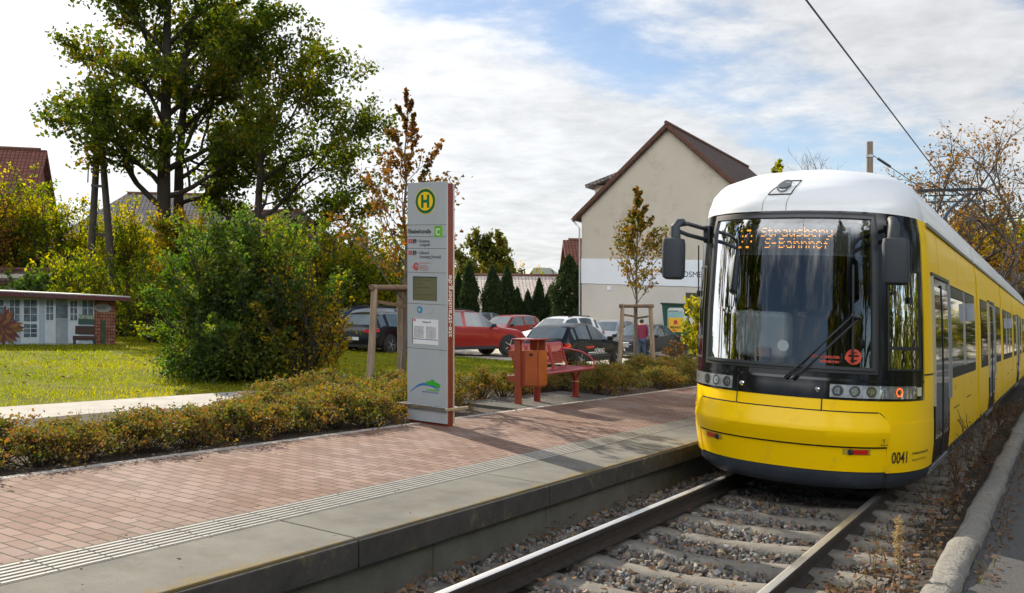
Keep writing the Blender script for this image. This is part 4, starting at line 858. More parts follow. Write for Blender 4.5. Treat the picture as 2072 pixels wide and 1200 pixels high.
for y in (-1, 1): bp(MB().tube([(-0.33, y*.84, 0.80), (-0.2, y*.88, 0.79), (0.0, y*.92, 0.75), (0.16, y*.94, 0.67), (0.25, y*.92, 0.57), (0.255, y*0.86, 0.48)], 0.016, 8), 'armrest', M_bred, smooth=True, auto=40)
for y in (-0.62, 0.70):
    lg = bp(MB().cyl((0.0, y, -0.02), (0.0, y, 0.25), 0.055, 16).cyl((0, y, -0.012), (0, y, -0.002), 0.10, 16), 'leg', M_bpost, smooth=True, auto=40)
    bp(MB().cyl((0, y, 0.24), (0, y, 0.255), 0.06, 16), 'leg_collar', M_alu, lg)
    bp(MB().tube([(0, y-0.0, 0.24), (0.0, y+0.10, 0.36), (0.02, y+0.27, 0.47)], [0.042, 0.035, 0.025], 10).tube([(0, y, 0.24), (-0.0, y-0.08, 0.36), (-0.02, y-0.16, 0.47)], [0.042, 0.035, 0.028], 10), 'leg_fork', M_bpost, lg, smooth=True, auto=40)
M_bin = pmat('bin_rust_red', (0.26, 0.055, 0.028), 0.5, var=0.14, scale=5); M_bin2 = pmat('bin_front_orange', (0.36, 0.085, 0.022), 0.5, var=0.14, scale=5)
bin_ = thing('litter_bin', 'rust red metal litter bin with flat roof on a post beside the bench', 'litter bin', (-7.13, 11.68, 0.25), R(0))
def np_(mb, name, mat, par=None, **k): return mb.build(name, mat, par or bin_, **k)
np_(MB().box2((-0.05, -0.03, -0.02), (0.05, 0.03, 1.0)).box2((-0.16, -0.035, 0.72), (-0.05, 0.02, 0.82)).box2((-0.16, -0.035, 0.33), (-0.05, 0.02, 0.43)), 'post', M_bin, bevel=0.004)
np_(MB().box2((0.03, 0.035, 0.26), (0.33, 0.30, 0.82)), 'bin_body', M_bin, bevel=0.012)
np_(MB().box2((0.105, 0.022, 0.285), (0.325, 0.034, 0.825)).box2((0.332, 0.04, 0.285), (0.345, 0.30, 0.825)), 'bin_door', M_bin2, bevel=0.006)
np_(MB().box2((0.19, 0.012, 0.745), (0.245, 0.021, 0.775)), 'lock', M_rub)
np_(MB().prism([(-0.09, -0.05, 0.985), (0.10, -0.05, 0.975), (0.36, -0.05, 0.985), (0.36, -0.05, 1.005), (0.10, -0.05, 0.995), (-0.09, -0.05, 1.005)], (0, 0.40, 0)), 'bin_roof', M_bred, bevel=0.004)
np_(MB().box2((0.05, 0.27, 0.82), (0.32, 0.295, 0.985)).box2((0.31, 0.05, 0.82), (0.325, 0.06, 0.985)), 'roof_support', M_bin)
# ------------------------------------------------------------------ staked young trees: the timber tripods
M_wood = pmat('stake_timber', (0.26, 0.20, 0.145), 0.85, var=0.30, scale=5, bump=0.5, bscale=30, stretch=(6, 6, 0.7)); M_wood2 = pmat('crossbar_timber', (0.15, 0.10, 0.065), 0.9, var=0.3, scale=5, bump=0.4, stretch=(1, 1, 1))
def tripod(px, zc, label, turn, zg=0.14, h=1.86):
    x, y = at(px, zc); o = thing('tree_stakes', label, 'tree stakes', (x, y, zg), YAW+turn, 'timber stakes round the young trees')
    tops = [Vector((0.40*math.cos(a), 0.40*math.sin(a), h)) for a in (R(210), R(330), R(90))]
    for t in tops:
        f = Vector((t.x*1.28, t.y*1.28, -0.1)); MB().tube([f, f.lerp(t, .5)+Vector((.006, .004, 0)), t], [0.062, 0.058, 0.052], 12).build('stake', M_wood, o, smooth=True, auto=40)
    for i in range(3):
        a, b = tops[i], tops[(i+1) % 3]; d = (b-a).normalized()*0.09
        MB().tube([a-d+Vector((0, 0, -0.05)), b+d+Vector((0, 0, -0.05))], 0.045, 10).build('crossbar', M_wood2, o, smooth=True, auto=40)
    a, b = tops[0]*1, tops[1]*1
    for i, z in ((0, -0.32), (1, -0.36)): MB().bar(tops[i]*1.03+Vector((0, 0, z)), Vector((0, 0, h+z)), 0.012, 0.05).build('strap', M_wood2, o)
    return o
tripod(805, 14.35, 'weathered timber stake frame left of the stop sign', R(2)); tripod(1287, 22.7, 'timber stake frame with crossbars right of the red bench', R(-6))
# ------------------------------------------------------------------ contact wire and poles
w = MB().tube([(XT, -12, 5.2), (XT, 23.9, 5.17), (XT, 60, 5.2)], 0.011, 6); o = w.build('contact_wire', pmat('wire_dark', (0.03, 0.03, 0.032), 0.5)); tag(o, 'thin black contact wire over the track above the tram', 'wire'); SHEARED.append(o)
x, y = at(1760, 34); pz = hgt(1760, 287, 34)
po = thing('wire_pole', 'round timber pole carrying the contact wire behind the tram roof', 'pole', (x, y, 0.0))
MB().tube([(0, 0, -0.2), (0, 0, pz)], [0.15, 0.115], 14).build('pole_shaft', pmat('pole_timber', (0.20, 0.16, 0.12), 0.9, var=0.3, scale=4, stretch=(5, 5, .4)), po, smooth=True, auto=40)
zi = hgt(1760, 316, 34); MB().cyl((0, 0, zi-0.05), (0, 0, zi+0.05), 0.14, 14).build('clamp', M_alu, po)
q0 = Vector((0.14, 0, zi)); q1 = Vector((XT-x, 3.0, 5.35)); MB().tube([q0, q0.lerp(q1, 0.5)-Vector((0, 0, .05)), q1], 0.016, 5).build('span_wire', MATS['wire_dark'], po); MB().tube([q0.lerp(q1, .03), q0.lerp(q1, .14)], 0.05, 8).build('insulator', M_rub, po)
# dark timber A-pole between the garden trees
x, y = at(202, 42); ap = thing('timber_a_pole', 'dark double leg timber power pole standing before the garden trees', 'pole', (x, y, 0), YAW)
zt = hgt(202, 268, 42); M_tar = pmat('tarred_timber', (0.045, 0.036, 0.03), 0.9, var=0.3, scale=3)
for xx in (-0.62, 0.78): MB().tube([(xx, 0, -0.2), (0.04 if xx > 0 else -0.08, 0, zt)], [0.19, 0.14], 12).build('pole_leg', M_tar, ap, smooth=True, auto=40)
MB().bar((-0.5, 0, hgt(202, 470, 42)), (0.6, 0, hgt(202, 480, 42)), 0.14, 0.16).build('cross_beam', M_tar, ap); MB().bar((-0.35, -.1, hgt(202, 376, 42)), (0.25, -.1, hgt(202, 378, 42)), 0.10, 0.12).build('steel_brace', M_frame, ap)
MB().tube([(-0.42, -0.1, hgt(202, 325, 42)), (-0.5, -0.1, hgt(202, 345, 42)), (-0.52, -0.1, hgt(202, 370, 42))], 0.03, 6).build('cable_loop', M_rub, ap)
# ------------------------------------------------------------------ parked cars
M_tyre = pmat('tyre', (0.018, 0.018, 0.019), 0.85, var=0.2); M_rim = pmat('alloy_rim', (0.50, 0.51, 0.53), 0.3, metal=0.8, var=0.08); M_cglass = pmat('car_glass', (0.085, 0.11, 0.125), 0.03, var=0.25, scale=1.5, spec=0.7, coat=0.5); M_trim = pmat('car_trim', (0.016, 0.016, 0.018), 0.6)
M_tail = pmat('tail_lamp', (0.50, 0.012, 0.010), 0.2, coat=0.8); M_head = pmat('head_lamp', (0.60, 0.62, 0.66), 0.1, metal=0.3, coat=1.0); M_plate = pmat('number_plate', (0.62, 0.64, 0.66), 0.5)
def paint(n, c, m=0.2): return pmat('paint_'+n, c, 0.30, metal=m, var=0.05, scale=1, coat=0.25, spec=0.25)
def lerp_tab(t, x):
    xs = [a[0] for a in t]; return float(np.interp(x, xs, [a[1] for a in t]))
BODY = {   # along the car (0 = front .. 1 = rear): height of hood/roof, belt line
 'hatch': dict(top=[(0, .62), (.03, .72), (.10, .80), (.27, .93), (.30, .96), (.45, 1.36), (.55, 1.44), (.72, 1.44), (.86, 1.36), (.955, 1.00), (.985, .93), (1, .72)], belt=[(0, .60), (.10, .76), (.27, .88), (.5, .92), (.85, .98), (1, .70)], ws=(.30, .45), rw=(.87, .955)),
 'suv': dict(top=[(0, .66), (.03, .82), (.10, .92), (.26, 1.02), (.30, 1.07), (.43, 1.50), (.52, 1.58), (.75, 1.58), (.88, 1.50), (.965, 1.10), (.985, 1.0), (1, .78)], belt=[(0, .64), (.10, .86), (.27, .98), (.5, 1.02), (.86, 1.08), (1, .76)], ws=(.30, .43), rw=(.89, .965)),
 'estate': dict(top=[(0, .58), (.03, .70), (.10, .78), (.27, .90), (.31, .94), (.45, 1.36), (.55, 1.44), (.80, 1.44), (.90, 1.38), (.972, 1.02), (.988, .94), (1, .74)], belt=[(0, .56), (.10, .73), (.27, .85), (.5, .89), (.88, .97), (1, .70)], ws=(.31, .45), rw=(.905, .972)),
 'sedan': dict(top=[(0, .58), (.03, .72), (.10, .80), (.27, .91), (.31, .95), (.44, 1.36), (.52, 1.43), (.66, 1.42), (.74, 1.34), (.86, 1.02), (.97, .98), (1, .74)], belt=[(0, .56), (.10, .75), (.27, .86), (.5, .90), (.86, .97), (1, .70)], ws=(.31, .44), rw=(.74, .86)),
}
def car(kind, label, px, zc, dirn, col, L_=4.1, Wd=1.78, zs=1.0, group='cars on the parking lot', rails=False, plate=None, lettering=None, zg=-0.06, tail=True):
    B = BODY[kind]; x, y = at(px, zc)
    o = thing('parked_car', label, 'car', (x, y, zg), heading(*dirn), group); hw = Wd/2
    stn = sorted(set([0, .012, .03, .06, .10, .15, .20, .24, .27, .30, .315, .36, .40, .45, .50, .55, .585, .615, .66, .72, .76, .80, .84, .87, .905, .93, .955, .972, .985, 1]+list(B['ws'])+list(B['rw'])))
    rows = []; info = []
    for t in stn:
        yy = L_*(0.5-t); top = lerp_tab(B['top'], t)*zs; belt = min(lerp_tab(B['belt'], t)*zs, top-0.015)
        tp_ = 1-0.16*max(0, 1-t/0.10)**2-0.10*max(0, (t-0.92)/0.08)**2; w = hw*tp_
        zb = 0.24+0.10*max(0, 1-t/.05)+0.12*max(0, (t-.93)/.07); gh = max(0.0, top-belt-0.05)
        wt = w-0.07-0.36*min(gh, .5); half = [(w*0.86, zb), (w*0.97, zb+0.06), (w, 0.5*zs), (w*0.985, belt-0.10), (w*0.955, belt), (wt, top-0.05-0.02*(gh > .1)), (wt-0.12, top-0.012), (wt*0.45, top), ]
        rows.append([Vector((-a, yy, b)) for a, b in half]+[Vector((a, yy, b)) for a, b in half[::-1]]); info.append((t, gh))
    body = MB(); side = {'l': MB(), 'r': MB()}; wsm = MB(); rwm = MB(); n = len(rows[0])
    for i in range(len(rows)-1):
        t0, t1 = stn[i], stn[i+1]; tm = (t0+t1)/2; g = min(info[i][1], info[i+1][1])
        inside = B['ws'][0]-.02 < tm < B['rw'][1] and max(info[i][1], info[i+1][1]) > 0.10
        pillar = any(abs(tm-p) < 0.016 for p in (0.60,)) or (0.80 < tm < 0.84)
        for j in range(n-1):
            q = [rows[i][j], rows[i][j+1], rows[i+1][j+1], rows[i+1][j]]
            if j in (4, n-6) and inside and not pillar and B['ws'][0]+.03 < tm < B['rw'][0]: (side['l'] if j == 4 else side['r']).add(q, [(0, 1, 2, 3)])
            elif j in (5, 6, 7, 8, 9) and 6 <= j <= n-8 and B['ws'][0] <= t0 and t1 <= B['ws'][1]+1e-6: wsm.add(q, [(0, 1, 2, 3)])
            elif 6 <= j <= n-8 and B['rw'][0] <= t0 and t1 <= B['rw'][1]+1e-6: rwm.add(q, [(0, 1, 2, 3)])
            else: body.add(q, [(0, 1, 2, 3)])
    body.add(rows[0], [tuple(range(n))]); body.add(rows[-1], [tuple(range(n))])
    def weld(mb, name, mat):
        me = mb.mesh(name); bm = bmesh.new(); bm.from_mesh(me); bmesh.ops.remove_doubles(bm, verts=bm.verts, dist=1e-4); bmesh.ops.recalc_face_normals(bm, faces=bm.faces); bm.to_mesh(me); bm.free()
        me.materials.append(mat); me.polygons.foreach_set('use_smooth', [True]*len(me.polygons)); me.set_sharp_from_angle(angle=R(32))
        q = bpy.data.objects.new(name, me); COL.objects.link(q); q.parent = o; return q
    weld(body, 'body', col); weld(wsm, 'windscreen', M_cglass); weld(rwm, 'rear_window', M_cglass); weld(side['l'], 'side_window', M_cglass); weld(side['r'], 'side_window', M_cglass)
    r = 0.325*max(1, zs*.98) if kind != 'suv' else 0.36
    for fy in (0.5-0.185, 0.5-0.80):
        for sg in (-1, 1):
            c = Vector((sg*(hw-0.075), L_*fy, r)); d = sg*1.0
            MB().lathe([(r+0.055, -0.10), (r+0.055, 0.012 if sg > 0 else -0.012), (0, 0.012 if sg > 0 else -0.012)] if sg > 0 else [(r+0.055, 0.10), (r+0.055, -0.012), (0, -0.012)], (sg*(hw-0.012), L_*fy, r), 24, 'X').build('wheel_arch', M_trim, o)
            w_ = MB().lathe([(r*.66, -0.10), (r*.93, -0.10), (r, -0.07), (r, 0.07), (r*.93, 0.10), (r*.66, 0.10)], c+Vector((sg*0.018, 0, 0)), 26, 'X').build('wheel', M_tyre, o, smooth=True, auto=40)
            rm = MB().lathe([(r*.68, 0.0), (r*.66, 0.10*d), (r*.58, 0.075*d), (r*.58, 0.05*d)], c+Vector((sg*0.02, 0, 0)), 26, 'X')
            for k in range(5):
                a = 2*math.pi*k/5; q = c+Vector((sg*0.10, 0, 0)); rm.bar(q, q+Vector((0, math.cos(a), math.sin(a)))*r*.62, 0.055, 0.03)
            rm.lathe([(0, 0.08*d), (r*.17, 0.10*d), (0, 0.115*d)], c+Vector((sg*0.02, 0, 0)), 12, 'X'); rm.build('rim', M_rim, w_, smooth=True, auto=30)
            MB().lathe([(r*.6, 0.0), (0.0, 0.0)], c+Vector((sg*0.06, 0, 0)), 20, 'X').build('brake_disc', M_trim, w_)
    hz = lerp_tab(B['belt'], .06)*zs-0.10
    for sg in (-1, 1):
        MB().prism([(sg*hw*.42, L_*.492, hz-.06), (sg*hw*.82, L_*.468, hz-.05), (sg*hw*.97, L_*.41, hz+.04), (sg*hw*.86, L_*.455, hz+.07), (sg*hw*.46, L_*.488, hz+.04)], (0, 0.04, 0.012)).build('headlight', M_head, o, bevel=0.01)
        tz = lerp_tab(B['belt'], .9)*zs-0.13
        MB().prism([(sg*hw*.52, -L_*.495, tz-.04), (sg*hw*.92, -L_*.492, tz-.07), (sg*hw*1.025, -L_*.435, tz-.02), (sg*hw*1.0, -L_*.44, tz+.09), (sg*hw*.88, -L_*.488, tz+.09), (sg*hw*.56, -L_*.494, tz+.06)], (0, -0.045, 0)).build('tail_light', M_tail, o, bevel=0.01)
        MB().box((sg*(hw+0.06), L_*(0.5-.335), lerp_tab(B['belt'], .4)*zs+.05), (0.20, 0.10, 0.13)).build('wing_mirror', col if kind != 'suv' else M_trim, o, bevel=0.03)
        MB().box2((sg*hw*.985, L_*(.5-.30), 0.25), (sg*hw*1.0, -L_*.28, 0.36)).build('sill', M_trim, o)
        if rails: MB().tube([(sg*hw*.62, L_*.02, 1.56*zs*(1.0 if kind == 'suv' else .93)), (sg*hw*.60, -L_*.1, 1.62*zs*(1 if kind == 'suv' else .93)), (sg*hw*.60, -L_*.33, 1.58*zs*(1 if kind == 'suv' else .93))], 0.022, 6).build('roof_rail', M_trim, o)
    MB().box((0, L_*.492, 0.48*zs), (Wd*.50, 0.06, 0.22)).build('grille', M_trim, o, bevel=0.02); MB().box((0, -L_*.492, 0.36), (Wd*.80, 0.06, 0.20)).build('rear_bumper', M_trim, o, bevel=0.02)
    for s_, zz in ((1, 0.40), (-1, 0.56 if kind != 'hatch' else 0.42)):
        p_ = MB().box((0, s_*(L_*.5+0.022), zz), (0.52, 0.012, 0.11)).build('number_plate', M_plate, o)
        if plate:
            m = MB(); put_text(m, plate, 0.085, (-s_*-0.22 if s_ > 0 else -0.20, s_*(L_*.5+0.030), zz-0.03), (-s_*1.0, 0, 0) , (0, 0, 1), sx=0.8, bold=.001); m.build('plate_text', M_blk_txt, p_, recalc=False)
            MB().box((-s_*-0.24 if s_ > 0 else -0.24, s_*(L_*.5+0.029), zz), (0.04, 0.004, 0.10)).build('plate_band', M_blue, p_)
    if lettering:
        sx = hw+0.006; m = MB()
        put_text(m, lettering, 0.20, (sx, -L_*.07, 0.50), (0, 1, 0), (0, 0, 1), sx=0.82, bold=.003); m.box2((sx-.004, -L_*.17, 0.515), (sx+.002, -L_*.075, 0.545)); m.box2((sx-.004, -L_*.20, 0.475), (sx+.002, L_*.13, 0.483)); m.build('door_lettering', M_wht_txt, o, recalc=False)
        m = MB().prism([(sx, -L_*.22, 0.73), (sx, -L_*.075, 0.73), (sx, -L_*.09, 0.68), (sx, -L_*.19, 0.66)], (0.003, 0, 0)); m.build('door_emblem', M_red, o)
    return o
black = paint('black', (0.004, 0.0045, 0.007), 0); dblue = paint('dark_blue', (0.012, 0.02, 0.05)); red = paint('red', (0.25, 0.018, 0.014)); white = paint('white', (0.70, 0.71, 0.72), 0); silver = paint('silver', (0.42, 0.45, 0.50), 0.6); anth = paint('anthracite', (0.03, 0.033, 0.04), 0.4)
car('hatch', 'black hatchback with white and red door lettering behind the bench', 1163, 28.7, (1.42, 2.1), black, 4.0, 1.76, plate='HD 6643', lettering='DÖRING')
car('suv', 'red estate car with black sills right of the stop sign', 940, 33.0, (2.0, 1.15), red, 4.4, 1.84, 1.05, rails=True)
car('suv', 'red compact car facing left before the conifers', 1026, 45.5, (-1.3, -1.5), red, 4.2, 1.8, .95)
car('sedan', 'silver car half hidden behind the red estate car', 966, 50, (-1.2, -1.2), silver, 4.4, 1.78, 1.08)
car('suv', 'white car with black roof rails behind the black hatchback', 1132, 39, (-1.6, -1.7), white, 4.4, 1.82, rails=True)
car('hatch', 'silver hatchback parked before the pale house wall', 1232, 42.5, (-1.2, -2.0), silver, 4.1, 1.76, 1.06)
car('sedan', 'dark sedan with chrome grille behind the timber stakes', 1300, 39.0, (-1.25, -2.0), anth, 4.7, 1.84, 1.0)
car('suv', 'dark blue estate with roof rails beside the big bush', 716, 35.0, (-1.9, -1.25), dblue, 4.7, 1.85, 1.0, rails=True)
car('estate', 'black estate car seen from behind left of the stop sign', 795, 32.6, (1.15, 2.1), black, 4.6, 1.82, 1.02, plate='M 2210')
g = S.objects.get('parked_car.006')
MB().box((0, 4.7*.5+0.012, 0.60), (0.86, 0.05, 0.22)).build('chrome_grille', pmat('grille_chrome', (0.6, 0.61, 0.63), 0.2, metal=0.8, var=0.5, scale=4, stretch=(1, 1, 14)), g, bevel=0.02)
# ------------------------------------------------------------------ a person between the cars
x, y = at(1298, 36.4); pe = thing('person', 'person in a dark red jacket and jeans standing behind the timber stakes', 'person', (x, y, -0.06), YAW+math.pi*0.05)
def skin_body(name, joints, edges, mats, par, lv=2, root=0):
    me = bpy.data.meshes.new(name); me.from_pydata([j[0] for j in joints], edges, []); o = bpy.data.objects.new(name, me); COL.objects.link(o)
    sk = o.modifiers.new('skin', 'SKIN'); sk.use_smooth_shade = True; ss = o.modifiers.new('sub', 'SUBSURF'); ss.levels = lv; ss.render_levels = lv
    for i, j in enumerate(joints): v = me.skin_vertices[0].data[i]; v.radius = (j[1], j[2] if len(j) > 2 else j[1]); v.use_root = i == root
    dg = bpy.context.evaluated_depsgraph_get(); m2 = bpy.data.meshes.new_from_object(o.evaluated_get(dg)); m2.name = name; bpy.data.objects.remove(o)
    m2.materials.clear(); m2.materials.append(mats); o = bpy.data.objects.new(name, m2); COL.objects.link(o); o.parent = par; return o
J = [((0, 0, .90), .15, .11), ((0, 0, 1.10), .14, .10), ((0, 0, 1.34), .17, .11), ((0, 0, 1.44), .065), ((0, .01, 1.54), .085, .10), ((0, .0, 1.62), .08, .095),
     ((-.10, 0, .82), .085), ((-.11, .02, .46), .058), ((-.12, 0, .09), .045), ((-.12, -.0, .04), .042), ((-.13, .14, .03), .035), ((.10, 0, .82), .085), ((.12, .03, .46), .058), ((.15, .0, .09), .045), ((.15, 0, .04), .042), ((.17, .14, .03), .035),
     ((-.19, 0, 1.36), .06), ((-.23, -.02, 1.10), .045), ((-.20, .10, .90), .035), ((-.19, .14, .82), .03), ((.19, 0, 1.36), .06), ((.24, -.02, 1.10), .045), ((.22, .08, .90), .035), ((.21, .12, .82), .03)]
E_ = [(0, 1), (1, 2), (2, 3), (3, 4), (4, 5), (0, 6), (6, 7), (7, 8), (8, 9), (9, 10), (0, 11), (11, 12), (12, 13), (13, 14), (14, 15), (2, 16), (16, 17), (17, 18), (18, 19), (2, 20), (20, 21), (21, 22), (22, 23)]
skin_body('body', J, E_, pmat('skin', (0.5, 0.30, 0.22), 0.6), pe)
skin_body('jacket', [((0, 0, .74), .185, .15), ((0, 0, .84), .185, .15), ((0, 0, 1.10), .175, .13), ((0, 0, 1.34), .19, .125), ((0, 0, 1.42), .09), ((-.19, 0, 1.36), .078), ((-.235, -.02, 1.10), .062), ((-.20, .09, .92), .05), ((.19, 0, 1.36), .078), ((.245, -.02, 1.10), .062), ((.22, .07, .92), .05)], [(0, 1), (1, 2), (2, 3), (3, 4), (3, 5), (5, 6), (6, 7), (3, 8), (8, 9), (9, 10)], pmat('jacket_red', (0.16, 0.012, 0.04), 0.8), pe)
skin_body('jeans', [((0, 0, .88), .165, .125), ((-.10, 0, .80), .10), ((-.11, .02, .46), .075), ((-.12, 0, .10), .062), ((.10, 0, .80), .10), ((.12, .03, .46), .075), ((.15, 0, .10), .062)], [(0, 1), (1, 2), (2, 3), (0, 4), (4, 5), (5, 6)], pmat('denim', (0.035, 0.06, 0.12), 0.85), pe)
skin_body('hair', [((0, -.02, 1.47), .075, .08), ((0, -.02, 1.57), .10, .11), ((0, 0, 1.65), .085, .10)], [(0, 1), (1, 2)], pmat('hair_dark', (0.02, 0.014, 0.01), 0.7), pe)
# ------------------------------------------------------------------ buildings
def tilemat(name, c1, c2, sc=1.0, rough=0.85):
    mt = bpy.data.materials.new(name); mt.use_nodes = True; nt = mt.node_tree; N, L = nt.nodes, nt.links; b = N['Principled BSDF']; b.inputs['Roughness'].default_value = rough
    uv = N.new('ShaderNodeUVMap'); uv.uv_map = 'UVMap'; br = N.new('ShaderNodeTexBrick'); br.offset = 0.0; br.inputs['Scale'].default_value = sc; br.inputs['Brick Width'].default_value = 0.25; br.inputs['Row Height'].default_value = 0.33
    br.inputs['Mortar Size'].default_value = 0.03; br.inputs['Mortar Smooth'].default_value = 1.0; br.inputs['Color1'].default_value = (*c1, 1); br.inputs['Color2'].default_value = (*c2, 1); br.inputs['Mortar'].default_value = (c1[0]*.35, c1[1]*.35, c1[2]*.35, 1)
    L.new(uv.outputs[0], br.inputs['Vector']); L.new(br.outputs['Color'], b.inputs['Base Color'])
    bp = N.new('ShaderNodeBump'); bp.inputs['Strength'].default_value = 0.9; bp.inputs['Distance'].default_value = 0.05; bp.invert = True; L.new(br.outputs['Fac'], bp.inputs['Height']); L.new(bp.outputs[0], b.inputs['Normal'])
    return mt
def uv_planar(o):
    """metre UVs lying in each face's own plane (u level, v up the slope)"""
    me = o.data; uv = me.uv_layers.new(name='UVMap')
    for p in me.polygons:
        n = p.normal; u = Vector((-n.y, n.x, 0)); u = u.normalized() if u.length > 1e-4 else Vector((1, 0, 0)); v = n.cross(u)
        for li in p.loop_indices: c = me.vertices[me.loops[li].vertex_index].co; uv.data[li].uv = (c.dot(u), c.dot(v))
    return o
def slabroof(pts, th, name, mat, par, edge=None):
    """one roof plane of thickness th from its outline"""
    n = (Vector(pts[1])-Vector(pts[0])).cross(Vector(pts[2])-Vector(pts[0])).normalized()
    if n.z < 0: n = -n
    return uv_planar(MB().prism([Vector(p) for p in pts], -n*th).build(name, mat, par))
T_brown = tilemat('roof_tiles_brown', (0.055, 0.032, 0.025), (0.095, 0.05, 0.036)); T_red = tilemat('roof_tiles_red', (0.12, 0.038, 0.028), (0.17, 0.06, 0.04)); T_grey = tilemat('roof_tiles_grey', (0.17, 0.155, 0.15), (0.23, 0.20, 0.195)); T_pale = tilemat('roof_pale', (0.48, 0.41, 0.37), (0.56, 0.49, 0.45))
M_rend = pmat('render_beige', (0.50, 0.455, 0.385), 0.93, var=0.07, scale=0.35, bump=0.15, bscale=25, dirt=((0.40, 0.345, 0.275), 0.6, 0.52), detail=8)
M_rend2 = pmat('render_pale', (0.56, 0.53, 0.48), 0.93, var=0.07, scale=0.5, bump=0.15, dirt=((0.40, 0.37, 0.32), 0.7, 0.6))
M_bann = pmat('banner_white', (0.70, 0.74, 0.80), 0.7, var=0.03, scale=1); M_win = pmat('window_dark', (0.025, 0.03, 0.035), 0.1, coat=0.6)
M_verge = pmat('verge_tile', (0.11, 0.05, 0.036), 0.9, var=0.35, scale=8, bump=0.5)
YW = 42.0
def onw(px, py, Y=YW):
    r = (px-1036)/1800.0; zc = Y/(r*SS+CC); return (r*CC-SS)*zc, hgt(px, py, zc)
# --- the big house with the blank gable
xl, _ = onw(1177, 500); ax, az = onw(1352, 256); el = onw(1177, 432); er = (2*ax-xl, el[1]); yd = 13.0
house = thing('gabled_house', 'large beige house with blank gable and white banner behind the cars', 'house', (ax, YW, 0), 0, None, True)
def loc(p): return (p[0]-ax, p[1]-YW, p[2])
hw_ = ax-xl; zE = el[1]; zA = az
zsp = 3.28
w = MB(); prof = [(-hw_, -0.3), (hw_, -0.3), (hw_, zE), (0, zA), (-hw_, zE)]
w.prism([(x, 0, z) for x, z in prof], (0, yd, 0)); w.build('wall', M_rend, house)
MB().box2((-hw_+0.002, -0.012, -0.25), (hw_-0.002, 0.001, 3.29)).build('lower_wall', M_rend2, house)
bx0 = -hw_-0.01; ban = MB().box2((bx0, -0.05, 3.30), (hw_, -0.002, 4.62)).build('banner', M_bann, house)
lt = MB(); x0, z0 = onw(1371, 560, YW-0.06); put_text(lt, 'KOSMETIK', 0.40, (x0-ax, -0.056, z0-.0), (1, 0, 0), (0, 0, 1), sx=0.98); lt.build('banner_lettering', pmat('banner_text', (0.02, 0.03, 0.03), 0.6), ban, recalc=False)
lf = MB(); lx, lz = onw(1346, 549, YW-.06); lx -= ax
def leafshape(cx, cz, L_, a, wd):
    P = []
    for i in range(13): t = i/12; P.append((t, wd*math.sin(math.pi*t)))
    for i in range(11, 0, -1): t = i/12; P.append((t, -wd*math.sin(math.pi*t)))
    return [(cx+L_*(t*math.cos(a)-q*math.sin(a)), -0.058, cz+L_*(t*math.sin(a)+q*math.cos(a))) for t, q in P]
for cx_, cz_, L__, a_, wd_ in ((lx-.10, lz-.2, .42, R(110), .2), (lx-.02, lz-.26, .40, R(62), .2), (lx+.02, lz-.27, .32, R(25), .18), (lx-.22, lz-.12, .34, R(88), .18)):
    P = leafshape(cx_, cz_, L__, a_, wd_); lf.add(P, [tuple(range(len(P)))])
lf.add([(lx+.13+.055*math.cos(w_), -0.058, lz+.27+.055*math.sin(w_)) for w_ in np.linspace(0, 2*math.pi, 17)[:-1]], [tuple(range(16))]); lf.build('banner_leaf_logo', pmat('logo_leaf_green', (0.02, 0.16, 0.09), 0.6), ban, recalc=False)
ov = 0.42; k = (zA-zE)/hw_
for sg in (-1, 1):
    xe = sg*(hw_+ov); ze = zE-k*ov
    slabroof([(0, -0.22, zA+0.12), (xe, -0.22, ze+0.12), (xe, yd+.2, ze+0.12), (0, yd+.2, zA+0.12)][::sg], 0.20, 'roof', T_brown, house)
    m = MB(); m.prism([(0, -0.26, zA+0.16), (xe, -0.26, ze+0.15), (xe, -0.26, ze-0.09), (0, -0.26, zA-0.09)], (0, 0.10, 0)); m.build('roof_verge', M_verge, house)
    MB().cyl((xe+sg*.05, -0.2, ze+0.05), (xe+sg*.05, yd, ze+.05), 0.07).build('gutter', M_alu, house)
MB().tube([(-hw_-ov-.02, -0.12, zE-k*ov), (-hw_-.25, -0.1, zE-k*ov-.25), (-hw_-.08, -0.1, zE-k*ov-.4), (-hw_-.08, -0.1, 0)], 0.045, 8).build('downpipe', M_alu, house)
MB().cyl((0, -0.3, zA+0.15), (0, yd+.2, zA+0.15), 0.10, 10).build('ridge_tile', M_verge, house)
wg = MB().box2((-24.4-ax, 49-YW, -.3), (-18-ax, 53-YW, 9.6)).build('side_wing', M_rend, house)
slabroof([(-24.9-ax, 48.6-YW, 9.6), (-20.5-ax, 48.6-YW, 11.0), (-20.5-ax, 53.3-YW, 11.0), (-24.9-ax, 53.3-YW, 9.6)], 0.2, 'wing_roof', T_grey, wg)
a = onw(1388, 609); b = onw(1416, 593); MB().box2((a[0]-ax, -0.04, a[1]), (b[0]-ax, 0.0, b[1])).build('window', M_win, house)
a = onw(1229, 587); b = onw(1237, 579); MB().box2((a[0]-ax, -0.05, a[1]), (b[0]-ax, 0.0, b[1])).build('vent', M_bann, house)
